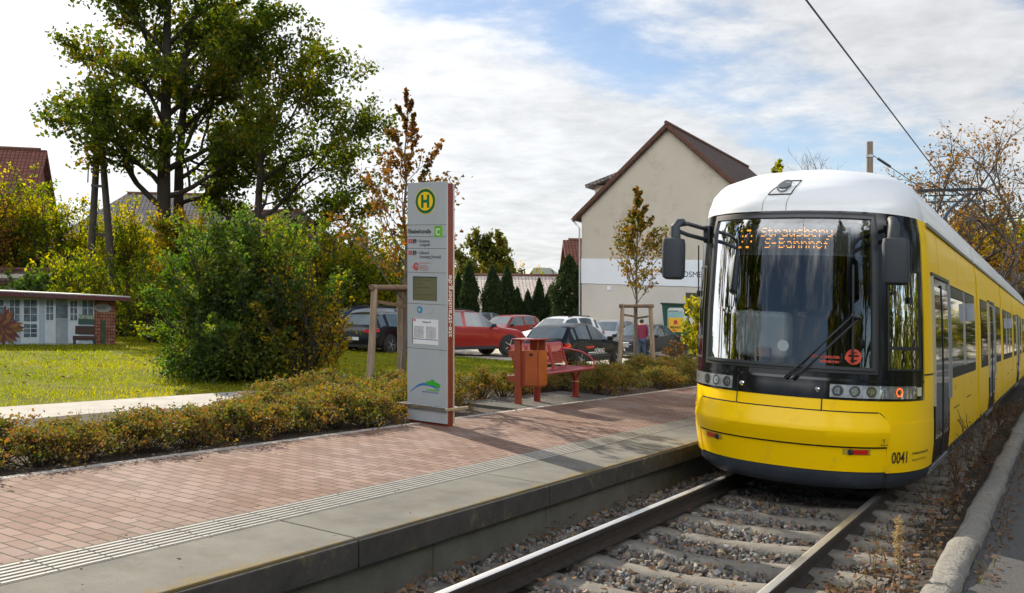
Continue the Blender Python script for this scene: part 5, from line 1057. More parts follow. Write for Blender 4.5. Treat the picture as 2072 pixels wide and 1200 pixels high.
# --- drinks trailer with the beer advert
x, _ = at(1382, 41); tr = thing('drinks_trailer', 'dark green drinks trailer with large beer glass picture beside the house', 'trailer', (x, 39.6, -0.06), 0, None, True)
tx = lambda px, py: (onw(px, py, 39.6)[0]-x, onw(px, py, 39.6)[1]+0.06)
M_tg = pmat('trailer_green', (0.006, 0.065, 0.045), 0.4, var=0.08, coat=0.3)
p = [tx(1339, 615), tx(1432, 613), tx(1432, 690), tx(1346, 690)]
MB().prism([(q[0], 0, q[1]) for q in p], (0, 1.9, 0)).build('box_body', M_tg, tr); MB().box2((p[0][0]-.05, -0.06, p[0][1]-.02), (p[1][0]+.05, 1.95, p[0][1]+.06)).build('trailer_roof', pmat('trailer_trim', (0.01, 0.03, 0.025), 0.5), tr)
def tq(name, pts, mat, y=0.008, par=None): return MB().prism([(tx(*q)[0], -y, tx(*q)[1]) for q in pts], (0, y*.7, 0)).build(name, mat, par or tr)
ad = tq('advert_panel', [(1351, 672), (1418, 672), (1418, 640), (1385, 640), (1384, 627), (1381, 623), (1354, 623), (1351, 627)], pmat('advert_pale', (0.55, 0.58, 0.55), 0.5, var=0.1, scale=3), 0.006)
tq('beer_glass', [(1352, 672), (1384, 672), (1383, 643), (1352, 643)], pmat('beer_yellow', (0.70, 0.42, 0.03), 0.4, var=0.1, scale=4), 0.012, ad); tq('glass_edge', [(1352, 672), (1355, 672), (1354, 643), (1352, 643)], pmat('beer_amber', (0.5, 0.27, 0.03), 0.4), 0.015, ad)
tq('beer_foam', [(1351.5, 643), (1383.5, 643), (1382, 629), (1352, 629)], pmat('foam_white', (0.60, 0.72, 0.70), 0.5, var=0.35, scale=14, col2=(0.10, 0.35, 0.36)), 0.012, ad); tq('foam_line', [(1352.5, 630), (1373, 630), (1373, 628.6), (1352.5, 628.6)], M_blk_txt, 0.016, ad)
tq('bear_emblem', [(1363, 657), (1364, 653), (1363.5, 650), (1366, 647.5), (1370, 648), (1371, 651), (1370.5, 654), (1372, 657), (1369, 657), (1368, 655), (1366, 655), (1365.5, 657)], M_rtxt, 0.017, ad)
def ttext(body, size, px, py, mat, y=0.02, sx=1.0, name='advert_text'):
    m = MB(); q = tx(px, py); put_text(m, body, size, (q[0], -y, q[1]), (1, 0, 0), (0, 0, 1), sx=sx, bold=.004); return m.build(name, mat, tr, recalc=False)
ttext('BERLINER', 0.145, 1356.8, 664, M_blk_txt, sx=.72); ttext('Pilsner', 0.10, 1361, 669.5, M_rtxt, sx=.8); ttext('Prost', 0.22, 1388, 667, M_rtxt, sx=.7); ttext('BERLINER', 0.26, 1357, 688, pmat('text_gold', (0.42, 0.36, 0.10), 0.5), sx=.62, name='trailer_lettering')
for px in (1362, 1404): q = tx(px, 697); MB().lathe([(0, -.1), (.22, -.1), (.28, -.07), (.28, .07), (.22, .1), (0, .1)], (q[0], 0.2, 0.28), 20, 'Y').build('wheel', M_tyre, tr)
MB().box2((p[3][0], 0.1, 0.30), (p[2][0], 1.7, p[3][1]+.02)).build('chassis', M_trim, tr)
# --- low painted building with the mural of a shop front, left edge
M_mur = pmat('mural_blue_white', (0.29, 0.35, 0.42), 0.8, var=0.12, scale=2, dirt=((0.22, 0.28, 0.35), 3, .6)); M_mur2 = pmat('mural_frame_white', (0.42, 0.47, 0.52), 0.8, var=0.08); M_pane = pmat('mural_pane_dark', (0.028, 0.040, 0.055), 0.7, var=0.5, scale=4, col2=(0.12, 0.17, 0.22)); M_brk = tilemat('mural_brick', (0.17, 0.055, 0.035), (0.26, 0.12, 0.08), 3.2, 0.95)
A_, B_ = Vector((-26.35, 9.2)), Vector((-25.05, 17.0)); dv = (B_-A_).normalized()
mu = thing('painted_kiosk', 'low flat roofed building with painted white shop front and brick corner', 'building', (B_.x, B_.y, 0), math.atan2(dv.y, dv.x), None, True)   # local x runs along the front, 0 at the brick corner, front faces -y
HM = 1.37
def mux(px):   # place along the front for a column of the photograph (measured once from the facade)
    r = (px-1036)/1800.0; d0 = Vector((r*CC-SS, r*SS+CC)); det = d0.x*(-dv.y)-d0.y*(-dv.x); t = (B_.x*(-dv.y)-B_.y*(-dv.x))/det; q = d0*t; return (q-B_).dot(dv), t
def mup(px, py): xx, t = mux(px); return xx, hgt(px, py, t)
MB().box2((-8.0, 0.0, -0.2), (0, 3.2, HM)).build('wall', M_mur, mu)
def muq(name, px0, py0, px1, py1, mat, y=0.012, par=None):
    a = mup(px0, py1); b = mup(px1, py0); return MB().box2((a[0], -y, a[1]), (b[0], -y*.2, b[1])).build(name, mat, par or mu)
uv_planar(MB().box2((mux(190)[0], -0.02, -0.1), (0.006, 3.0, HM-.02)).build('brick_corner', M_brk, mu))
MB().box2((-8.1, -0.35, HM), (0.30, 3.4, HM+0.12)).build('flat_roof', pmat('fascia_dark_red', (0.085, 0.018, 0.022), 0.7, var=0.2), mu); MB().box2((-8.12, -0.36, HM+0.12), (0.31, 3.42, HM+0.155)).build('roof_edge', pmat('roof_edge_grey', (0.36, 0.36, 0.37), 0.7), mu)
m = MB(); xx, t = mux(38); put_text(m, 'BLUMEN UND MEHR     BRALITZER STR.', 0.09, (xx, -0.356, HM+.025), (1, 0, 0), (0, 0, 1), sx=.95); m.build('fascia_lettering', M_gtxt, mu, recalc=False)
def muwin(px0, py0, px1, py1, nx, ny, wide=2.2):
    f = muq('painted_window', px0, py0, px1, py1, M_mur2, 0.016); g = MB(); dx, dy = (px1-px0-wide)/nx, (py1-py0-wide)/ny
    for i in range(nx):
        for j in range(ny):
            a = mup(px0+wide/2+i*dx+.8, py0+wide/2+(j+1)*dy-.8); b = mup(px0+wide/2+(i+1)*dx-.8, py0+wide/2+j*dy+.8); g.box2((a[0], -0.022, a[1]), (b[0], -0.012, b[1]))
    g.build('painted_panes', M_pane, f); return f
muwin(-22, 605, 9, 650, 3, 3); muwin(17, 605, 41, 652, 2, 3); muwin(46, 605, 76, 652, 2, 3); muwin(46, 654, 76, 684, 2, 3); muq('painted_door', 42, 603, 79, 696, M_mur2, 0.010)
muq('painted_door', 90, 603, 112, 694, M_mur2, 0.010); muwin(91.5, 605, 109, 649, 2, 3); mud = muq('painted_opening', 113.5, 606, 136.5, 695, pmat('mural_interior', (0.20, 0.235, 0.27), 0.8, var=0.3, scale=1.5), 0.012); muq('painted_shade', 113.5, 617, 136.5, 643, M_pane, 0.016, mud)
muq('painted_door', 137.5, 605, 159, 694, M_mur2, 0.010); muwin(140, 607, 157.5, 650, 2, 3); muwin(164, 606, 190, 640, 2, 2); muq('painted_planter', 158, 643, 192, 656, pmat('mural_planter', (0.03, 0.07, 0.06), 0.8), 0.02); muq('painted_flowers', 159, 637, 190, 645, pmat('mural_flowers', (0.05, 0.12, 0.05), 0.8, var=0.6, scale=25, col2=(0.4, 0.45, 0.35)), 0.021)
bnc = muq('painted_bench', 152, 660, 191, 676, pmat('mural_bench', (0.05, 0.025, 0.022), 0.8, var=0.4, scale=6, stretch=(.3, 1, 12)), 0.022); muq('bench_seat', 147, 680, 195, 688, MATS['mural_bench'], 0.022, bnc)
for px in (150, 190): muq('bench_leg', px-2, 688, px+3, 698, M_trim, 0.022, bnc)
sg_ = MB(); xx, zz = mup(207, 623); sg_.lathe([(0, 0), (.27, 0), (.25, .01)], (0, 0, 0), 24, 'Y'); sg_.v = [(xx+p[0], -0.03-p[1], zz+p[2]*.55) for p in sg_.v]; so = sg_.build('painted_plaque', pmat('plaque_grey', (0.20, 0.20, 0.19), 0.8), mu); m = MB(); put_text(m, 'MALEREI', .13, (xx-.2, -0.05, zz-.045), (1, 0, 0), (0, 0, 1), sx=.62); m.build('plaque_text', M_blk_txt, so, recalc=False)
muq('painted_cypress', 204, 648, 213, 696, pmat('mural_cypress', (0.03, 0.055, 0.035), 0.9, var=0.4, scale=8), 0.03)
fl = MB(); xx, zz = mup(2, 660); rr = random.Random(8)
for ring_, L_, n_ in ((0, .58, 26), (1, .40, 20), (2, .24, 14)):
    for i in range(n_):
        a_ = 2*math.pi*i/n_+rr.uniform(-.1, .1); P = leafshape(0, 0, L_*rr.uniform(.85, 1.1), a_, .13); fl.mi = (i+ring_) % 3
        fl.add([(xx+q[0], -0.02-.004*ring_-.0008*(i % 5), max(-.05, zz+q[2])) for q in P], [tuple(range(len(P)))])
fl.build('painted_flower_head', [pmat('petal_rust', (0.12, 0.035, 0.025), 0.85, var=.3), pmat('petal_ochre', (0.19, 0.10, 0.035), 0.85, var=.3), pmat('petal_wine', (0.11, 0.035, 0.035), 0.85, var=.3)], mu, recalc=False)
# --- houses behind the garden trees
def simple_house(name, label, px, zc, turn, L_, D_, ze, zr, wall, roof, hip=0.0, windows=(), chim=None, cat='house'):
    x, y = at(px, zc); h = thing(name, label, cat, (x, y, 0), YAW+turn); a, b = L_/2, D_/2
    if hip: MB().box2((-a, -b, -0.3), (a, b, ze)).build('wall', wall, h)
    else: MB().prism([(-a, -b, -0.3), (-a, b, -0.3), (-a, b, ze), (-a, 0, zr-.1), (-a, -b, ze)], (L_, 0, 0)).build('wall', wall, h)
    o = .4; ze2 = ze-.2
    slabroof([(-a-o, -b-o, ze2), (a+o, -b-o, ze2), (a-hip+(0 if hip else o), 0, zr), (-a+hip-(0 if hip else o), 0, zr)], .2, 'roof', roof, h)
    slabroof([(a+o, b+o, ze2), (-a-o, b+o, ze2), (-a+hip-(0 if hip else o), 0, zr), (a-hip+(0 if hip else o), 0, zr)], .2, 'roof', roof, h)
    if hip:
        for sg in (-1, 1): slabroof([(sg*(a+o), -b-o, ze2), (sg*(a+o), b+o, ze2), (sg*(a-hip), 0, zr)], .2, 'roof', roof, h)
    MB().cyl((-a+hip, 0, zr+.02), (a-hip, 0, zr+.02), .12, 8).build('ridge_tile', M_verge, h)
    for wx, wz, ww, wh in windows:
        f = MB().box2((wx-ww/2-.08, -b-.03, wz-wh/2-.08), (wx+ww/2+.08, -b+.01, wz+wh/2+.08)).build('window_frame', M_bann, h); MB().box2((wx-ww/2, -b-.045, wz-wh/2), (wx+ww/2, -b-.028, wz+wh/2)).build('window_glass', M_win, f)
    return h
M_wr = pmat('render_reddish', (0.17, 0.085, 0.075), 0.9, var=0.15); M_wc = pmat('render_cream', (0.34, 0.32, 0.26), 0.9, var=0.12)
x, y = at(-70, 56); h1 = simple_house('red_roof_house', 'house with dark red tiled roof behind the leftmost shrubs', -92, 60, R(16), 10.5, 9.0, 5.4, 10.9, M_wr, T_red, 0, [(2.0, 3.9, 1.0, 1.3), (-2, 3.9, 1.0, 1.3)])
h2 = simple_house('grey_roof_house', 'wide house with grey tiled roof behind the big trees', 355, 62, R(10), 13.5, 10.5, 4.6, 8.6, pmat('render_mauve', (0.20, 0.17, 0.18), 0.9, var=.1), T_grey, 3.6, [(2.5, 3.3, .9, 1.6), (4.2, 3.3, .5, 1.6), (-2, 3.3, 1, 1.3)])
h3 = simple_house('side_house', 'dark house with steep brown roof right of the big trees', 560, 64, R(-14), 9.0, 8.0, 4.5, 8.0, M_wr, T_brown, 2.5, [(1.5, 3.3, .9, 1.2)])
g_ = simple_house('garden_garage', 'pale low garage behind the painted building', 78, 44, R(6), 3.6, 4.0, 2.15, 2.5, M_wc, T_brown, 0, [(1.0, 1.5, .5, 1.3)], cat='garage')
lowb = simple_house('long_low_building', 'long white building with pale roof behind the conifers', 1055, 66, R(4), 12.0, 7.0, 2.7, 4.3, pmat('render_white', (0.60, 0.58, 0.54), .9, var=.08), T_pale, 2.2, [(-5, 1.6, .7, 1.1), (-2.6, 1.6, .7, 1.1), (-.2, 1.6, .7, 1.1), (2.2, 1.6, .7, 1.1), (4.8, 1.6, .7, 1.1)], cat='building')
x, y = at(1092, 96); ms = thing('mansard_house', 'distant grey green house with sloping attic windows', 'house', (x, y, 0), YAW+R(8)); MB().box2((-1.9, -3, -.3), (1.9, 5, 5.4)).build('wall', M_wc, ms)
mz = hgt(1092, 545, 96); pts_ = [(-1.9, 5.3), (-1.2, mz), (.6, mz), (1.9, 5.3)]; MB().prism([(a_, -3.2, b_) for a_, b_ in pts_], (0, 8, 0)).build('mansard_roof', pmat('roof_sage', (0.30, 0.33, 0.30), .8, var=.1), ms)
for i in range(3): MB().bar((.75+i*.35-.0, -3.24, mz-.15-i*.5), (1.3+i*.12, -3.24, mz-1.9), .12, .06).build('attic_window', M_win, ms)
br_ = simple_house('brick_house', 'red brick house edge showing beside the big beige house', 1196, 66, R(4), 3.4, 6, 4.2, 7.2, pmat('brick_red', (0.24, 0.075, 0.05), .9, var=.3, scale=12), T_red)
# pole fence and hoarding across the road are outside the frame
# ------------------------------------------------------------------ vegetation
C_GREEN = [(0.014, 0.030, 0.006), (0.030, 0.058, 0.010), (0.055, 0.085, 0.013), (0.11, 0.12, 0.016), (0.20, 0.16, 0.018)]
L_tree = leafmat('leaves_tree_green', [(0.020, 0.036, 0.006), (0.038, 0.062, 0.009), (0.060, 0.085, 0.012), (0.11, 0.105, 0.014), (0.20, 0.13, 0.02)], 0.52, patch=0.5)
L_bush = leafmat('leaves_bush_green', [(0.018, 0.042, 0.009), (0.034, 0.072, 0.013), (0.060, 0.105, 0.017), (0.12, 0.145, 0.018), (0.27, 0.21, 0.02)], 0.52, patch=0.9, spec=0.5)
L_gold = leafmat('leaves_golden', [(0.06, 0.075, 0.010), (0.13, 0.12, 0.012), (0.24, 0.18, 0.014), (0.36, 0.23, 0.016), (0.30, 0.14, 0.02)], 0.5, patch=0.8)
L_mixed = leafmat('leaves_yellow_green', [(0.026, 0.05, 0.007), (0.06, 0.095, 0.011), (0.13, 0.15, 0.014), (0.27, 0.23, 0.016), (0.42, 0.29, 0.02)], 0.58, patch=0.6)
L_rust = leafmat('leaves_rust', [(0.05, 0.045, 0.010), (0.11, 0.065, 0.014), (0.18, 0.085, 0.020), (0.22, 0.12, 0.025), (0.13, 0.05, 0.02)], 0.42, patch=1.5)
L_young = leafmat('leaves_young_autumn', [(0.05, 0.075, 0.012), (0.085, 0.09, 0.014), (0.13, 0.095, 0.018), (0.19, 0.10, 0.02), (0.12, 0.06, 0.025)], 0.42, patch=2.5)
L_young2 = leafmat('leaves_young_olive', [(0.06, 0.05, 0.014), (0.085, 0.06, 0.016), (0.14, 0.075, 0.02), (0.20, 0.09, 0.025), (0.12, 0.06, 0.02)], 0.35, patch=2.0)
L_hedge = leafmat('leaves_low_shrub', [(0.030, 0.052, 0.010), (0.060, 0.080, 0.014), (0.095, 0.100, 0.018), (0.17, 0.125, 0.024), (0.19, 0.075, 0.028), (0.085, 0.095, 0.02)], 0.45, patch=2.2, spec=0.5)
L_con = leafmat('needles_dark', [(0.020, 0.034, 0.014), (0.030, 0.050, 0.018), (0.045, 0.068, 0.024)], 0.25, patch=2.0)
L_ivy = leafmat('leaves_far_mix', [(0.03, 0.045, 0.012), (0.06, 0.075, 0.015), (0.12, 0.11, 0.02), (0.20, 0.15, 0.025)], 0.4, patch=.4)
M_bark = pmat('bark_dark', (0.032, 0.025, 0.019), 0.95, var=0.35, scale=5, bump=0.9, bscale=18, stretch=(4, 4, .6)); M_bark2 = pmat('bark_grey', (0.12, 0.10, 0.08), 0.95, var=0.3, scale=8, bump=0.6, stretch=(4, 4, .6))

def rot_about(v, ax, a): return Matrix.Rotation(a, 3, ax) @ v
def grow(rng, p, d, L_, r, depth, maxd, wood, anchors, nchild, spread, up, gnarl=0.18, shrink=0.62, t0=0.3):
    n = 5 if depth < maxd else 4; pts = [p.copy()]; rad = [r]; q = p.copy(); dd = d.copy()
    for i in range(n):
        dd = (dd+Vector((rng.gauss(0, gnarl), rng.gauss(0, gnarl), rng.gauss(0, gnarl)+up*.12))).normalized(); q = q+dd*(L_/n); pts.append(q.copy()); rad.append(r*(1-0.62*(i+1)/n))
    wood.tube(pts, rad, 7 if r > .08 else 5 if r > .03 else 4, False)
    if depth >= maxd:
        for i in range(1, n+1): anchors.append((pts[i], L_*.22))
        return
    k = nchild[depth]; az = rng.uniform(0, 6.28)
    for i in range(k):
        t = t0+(1-t0)*(i+rng.uniform(.2, .8))/k; f = t*n; j = min(int(f), n-1); b = pts[j].lerp(pts[j+1], f-j); tang = (pts[j+1]-pts[j]).normalized()
        az += 2.4+rng.uniform(-.5, .5); perp = rot_about(tang.orthogonal().normalized(), tang, az)
        a = spread*rng.uniform(.75, 1.25)*(1.1-.45*t); cd = (tang*math.cos(a)+perp*math.sin(a)).normalized(); cd.z += up*.25; cd.normalize()
        grow(rng, b, cd, L_*shrink*rng.uniform(.75, 1.2)*(1.15-.45*t), max(.008, r*.5*(1.1-.5*t)), depth+1, maxd, wood, anchors, nchild, spread, up, gnarl, shrink, .25)
    grow(rng, pts[-1], dd, L_*shrink*.8, max(.008, rad[-1]), depth+1, maxd, wood, anchors, nchild, spread, up, gnarl, shrink, .25)
def crown(name, par, anchors, n, size, mat, seed, spreadk=1.0, sag=0.0, aspect=.62, flat=0.3):
    rg = np.random.default_rng(seed); A = np.array([a[0][:] for a in anchors]); s_ = np.array([a[1] for a in anchors]); idx = rg.integers(0, len(A), n)
    P = A[idx]+rg.normal(size=(n, 3))*s_[idx][:, None]*np.array([1, 1, .7])*spreadk; V, F = leaf_arrays(P, size, rg, aspect, .35, flat); return np_obj(name, V, F, mat, par)
def tree(label, px, zc, seed, trunk_h, trunk_r, limbs, nleaf, leaf, mat, zg=0.0, maxd=3, nchild=(0, 5, 5, 4), spread=.75, up=.4, lean=(0, 0), bark=None, name='tree', group=None, gnarl=.16, spreadk=1.0, xy=None, cat='tree', shrink=.62, trunk_top=None, bare=0.0):
    """limbs: (height on trunk, azimuth deg (0 = to the right, 90 = away), elevation deg, length, radius)"""
    rng = random.Random(seed); x, y = xy if xy else at(px, zc); o = thing(name, label, cat, (x, y, zg), YAW, group)
    wood = MB(); an = []; n = 9; tt = trunk_top or trunk_h; pts = []; rad = []
    for i in range(n+1):
        t = i/n; pts.append(Vector((lean[0]*t+rng.gauss(0, .03), lean[1]*t+rng.gauss(0, .03), -.3+(trunk_h+.3)*t))); rad.append(trunk_r*(1.35-.35*min(1, t*6))*(1-.72*t) if t > 0 else trunk_r*1.5)
    wood.tube(pts, rad, 12, False)
    for h_, az, el, L_, r_ in limbs:
        t = (h_+.3)/(trunk_h+.3)*n; j = min(int(t), n-1); b = pts[j].lerp(pts[j+1], min(1, t-j)); d = Vector((math.cos(R(az))*math.cos(R(el)), math.sin(R(az))*math.cos(R(el)), math.sin(R(el))))
        grow(rng, b, d, L_, r_, 1, maxd, wood, an, nchild, spread, up, gnarl, shrink)
    wood.build('trunk', bark or M_bark, o, smooth=True, recalc=False)
    if nleaf: crown('crown', o, an, nleaf, leaf, mat, seed+1, spreadk)
    return o
def ring_limbs(rng, zs, L0, el0, r0, n, jitter=.25):
    out = []; a = rng.uniform(0, 360)
    for i in range(n):
        t = i/max(1, n-1); a += 137+rng.uniform(-25, 25); out.append((zs[0]+(zs[1]-zs[0])*t, a, el0[0]+(el0[1]-el0[0])*t+rng.uniform(-8, 8), (L0[0]+(L0[1]-L0[0])*t)*rng.uniform(1-jitter, 1+jitter), r0*(1-.5*t)))
    return out
# --- the two tall limes in the garden
rg_ = random.Random(4)
limbs = [(5.6, 170, 25, 5.6, .16), (6.6, 200, 35, 4.6, .14), (6.2, 10, 20, 4.6, .15), (7.4, 20, 38, 5.4, .16), (8.2, 160, 30, 5.2, .15), (8.8, 80, 25, 3.8, .12), (9.4, -70, 30, 3.8, .12), (10, 10, 34, 5.2, .14), (10.6, 175, 38, 4.8, .13), (11.6, 40, 35, 4.6, .12), (12.4, 150, 45, 4.6, .12), (13.4, -20, 45, 4.4, .11), (14.2, 100, 50, 4.0, .10), (15, 190, 40, 4.6, .11), (16, 0, 50, 4.2, .1), (17, 90, 70, 3.8, .1), (7.0, 260, 20, 3.5, .11), (12.8, 270, 30, 3.5, .1)]
limbs = [(h_, az_, el_+4, L_*.80, r_) for h_, az_, el_, L_, r_ in limbs]
tree('tall dark green tree with double trunk, its crown cut off by the sky edge', 326, 42, 21, 17.5, .42, limbs, 24000, .24, L_tree, up=.35, lean=(.35, 0), nchild=(0, 6, 5, 3), spread=.8, group='tall trees in the garden', spreadk=1.15)
rr = random.Random(9)
tree('slimmer trunk of dark tree pressed against the tallest tree', 352, 42.8, 33, 14.0, .34, [(6.0, 10, 28, 2.9, .12), (7.2, 60, 30, 2.8, .12), (8.4, -30, 40, 3.2, .12), (9.6, 20, 45, 3.2, .11), (10.8, 120, 40, 3.2, .1), (12, 0, 58, 3.2, .1), (13, 80, 65, 3.0, .09)], 9000, .26, L_tree, up=.35, lean=(.5, .2), nchild=(0, 5, 5, 3), group='tall trees in the garden', spreadk=1.15)
limbs = [(3.2, 175, 15, 2.6, .09), (3.8, 15, 25, 3.6, .12), (4.6, 160, 35, 3.0, .1), (5.2, 5, 32, 4.0, .12), (5.6, 80, 30, 3.0, .1), (6.4, -60, 35, 3.0, .1), (7.0, 10, 42, 3.8, .1), (7.6, 150, 45, 3.2, .1), (8.6, 30, 55, 3.2, .09), (9.2, 170, 60, 2.8, .08), (9.8, 20, 58, 3.2, .08), (10.4, 150, 60, 2.8, .07), (10.9, 80, 78, 2.6, .07), (8.0, 5, 48, 3.6, .09), (4.4, 0, 10, 3.4, .1)]
tree('medium spreading dark green tree standing right of the tallest tree', 508, 41, 45, 11.2, .27, [(a, b, c, d*1.12, e) for a, b, c, d, e in limbs], 26000, .20, L_tree, up=.3, lean=(.55, 0), nchild=(0, 5, 5, 3), spread=.75, group='tall trees in the garden', spreadk=1.1)

# --- bushes: stems from the foot, leaves in clumps towards the outside
def bush(label, px, zc, rx, rz, nleaf, leaf, mat, seed, ry=None, zg=0.0, nst=26, name='bush', group=None, xy=None, cat='bush', spikes=0, low=.0, skirt=0):
    rng = random.Random(seed); x, y = xy if xy else at(px, zc); o = thing(name, label, cat, (x, y, zg), YAW, group); wood = MB(); an = []; ry = ry or rx
    for i in range(nst):
        a = 2.4*i; u = ((i+.5)/nst); el = R(12+78*(1-u)**.75+rng.uniform(-8, 8)); d = Vector((math.cos(a)*math.cos(el)*rx, math.sin(a)*math.cos(el)*ry, math.sin(el)*rz)); Ln = d.length*rng.uniform(.72, 1.05); d.normalize()
        grow(rng, Vector((math.cos(a)*.15*rx, math.sin(a)*.15*ry, low*rz)), d, Ln*.78, .02*rz/2+.008, 1, 3, wood, an, (0, 5, 3, 2), .62, .25, .12, .46, .25)
    for i in range(spikes):
        a = rng.uniform(0, 6.28); q = rng.uniform(.35, .95); b = Vector((math.cos(a)*rx*q, math.sin(a)*ry*q, rz*math.sqrt(1-q*q)*.8)); d = (Vector((math.cos(a)*.5, math.sin(a)*.5, 1.0))).normalized(); t = b+d*rz*rng.uniform(.22, .38)
        wood.tube([b-d*.4, b, t], [.012, .010, .004], 4, False)
        for k in range(7): an.append((b.lerp(t, k/6), leaf*.55)); an.append((b.lerp(t, k/6), leaf*.55))
    for i in range(int(skirt)):      # twigs drooping round the foot
        a = rng.uniform(0, 6.28); q = rng.uniform(.35, .92); b = Vector((math.cos(a)*rx*q*.8, math.sin(a)*ry*q*.8, rz*rng.uniform(.12, .35))); e = Vector((math.cos(a)*rx*q, math.sin(a)*ry*q, rz*rng.uniform(.02, .22)))
        wood.tube([b, e], [.008, .003], 3, False)
        for k in range(6): an.append((b.lerp(e, k/5), rz*.05))
    wood.build('stems', M_bark, o, smooth=True, recalc=False); crown('foliage', o, an, nleaf, leaf, mat, seed+3, 1.05); return o
bush('large dark green bush with glossy leaves in the middle of the lawn', 496, 18.2, 1.80, 3.2, 58000, .080, L_bush, 61, nst=44, spikes=16, skirt=420)
bush('golden yellow shrub tips at the right flank of the big bush', 622, 17.6, .8, 2.2, 3200, .075, L_gold, 66, nst=14, spikes=10, skirt=40)
garden = [  # px, depth, half width, height, kind, label
    (62, 46, 3.6, 7.4, 'mixed', 'broad green garden bush at the left edge below the red roof'), (-85, 44, 2.4, 7.6, 'rust', 'reddish brown shrub at the far left frame edge'), (150, 47, 2.6, 5.6, 'mixed', 'yellow green shrub between left bush and A-pole'), (258, 45, 2.6, 5.9, 'mixed', 'bright green shrub right of the A-pole'),
    (385, 40, 2.3, 5.2, 'gold', 'yellow leaved shrub right of the double trunk'), (455, 44, 2.0, 4.6, 'mixed', 'green shrub behind the big bush'), (560, 45, 3.2, 5.2, 'gold', 'shrub with orange leaves below the medium tree'), (655, 38, 1.8, 4.9, 'mixed', 'tall yellow tipped shrub right of the big bush'), (728, 42, 2.4, 4.2, 'gold', 'golden shrub seen left of the stop sign'),
    (176, 34, 1.7, 3.0, 'mixed', 'pale green shrub directly behind the painted building'), (262, 33, 2.0, 2.9, 'mixed', 'bright shrub right of the painted building'), (322, 30, 1.5, 2.3, 'mixed', 'low shrub between painted building and big bush'), (790, 46, 2.6, 3.6, 'gold', 'yellow green shrub directly behind the stop sign'), (875, 55, 2.4, 4.0, 'mixed', 'green shrub right behind the sign edge'), (30, 38, 2.0, 2.2, 'dark', 'dark low shrub above the painted roof'), (122, 40, 1.5, 3.2, 'mixed', 'green shrub between painted roof and left garden bush'), (215, 48, 2.4, 5.0, 'gold', 'yellow shrub standing right behind the A-pole'), (300, 48, 2.6, 5.4, 'mixed', 'light green shrub left of the double trunk'), (705, 39, 2.0, 4.3, 'mixed', 'yellow green shrub right of the tall tipped shrub'), (765, 41, 2.4, 4.9, 'mixed', 'dense shrub left behind the stop sign'), (420, 52, 3.2, 4.5, 'dark', 'dark shrub under the medium tree')]
for i, (px, zc, rx, rz, kind, lab) in enumerate(garden):
    bush(lab, px, zc, rx, rz, int(1800+rx*rz*520), .17 if zc > 36 else .12, {'mixed': L_mixed, 'gold': L_gold, 'rust': L_rust, 'dark': L_bush}[kind], 100+i*7, nst=26, spikes=5 if zc > 36 else 8, skirt=40, group='garden shrubs along the back of the lawn', name='garden_shrub', cat='shrub')
# --- staked young trees
def young(label, px, zc, zg, top, seed, mat, r, nleaf, leaf, base, sparse):
    rng = random.Random(seed); x, y = at(px, zc); o = thing('young_tree', label, 'tree', (x, y, zg), YAW, 'young staked trees beside the platform'); wood = MB(); an = []
    pts = [Vector((rng.gauss(0, .015)+.04*i/10, rng.gauss(0, .015), top*i/10)) for i in range(11)]; wood.tube([Vector((0, 0, -.1))]+pts, [.05]+[.045*(1-.88*i/10) for i in range(11)], 8, False); k = 34
    for i in range(k):
        t = base+(0.97-base)*(i/k)**1.05; j = min(int(t*10), 9); b = pts[j].lerp(pts[j+1], t*10-j); a = 2.4*i+rng.uniform(-.4, .4); el = R(28+40*t+rng.uniform(-8, 8)); u = (t-base)/(1-base)
        Ln = r*(1.25*(1-u)**1.5+.15)*rng.uniform(.75, 1.2)*(1 if u > .08 else .7)
        grow(rng, b, Vector((math.cos(a)*math.cos(el), math.sin(a)*math.cos(el), math.sin(el))), Ln, .012*(1-u)+.004, 2, 3, wood, an, (0, 0, 3, 2), .5, .55, .10, .5, .3)
    for i in range(8): an.append((pts[9].lerp(pts[10], i/7), .04))
    wood.build('trunk', M_bark2, o, smooth=True, recalc=False); crown('crown', o, an, nleaf, leaf, mat, seed+2, sparse, aspect=.75); return o
young('slender young tree with sparse brown leaves left behind the stop sign', 818, 14.6, .14, 5.05, 301, L_young2, 1.15, 2600, .075, .30, .55)
young('slender young tree with orange green leaves in timber stakes before the house', 1287, 22.7, .14, 4.85, 311, L_young, .92, 3300, .082, .385, .8)
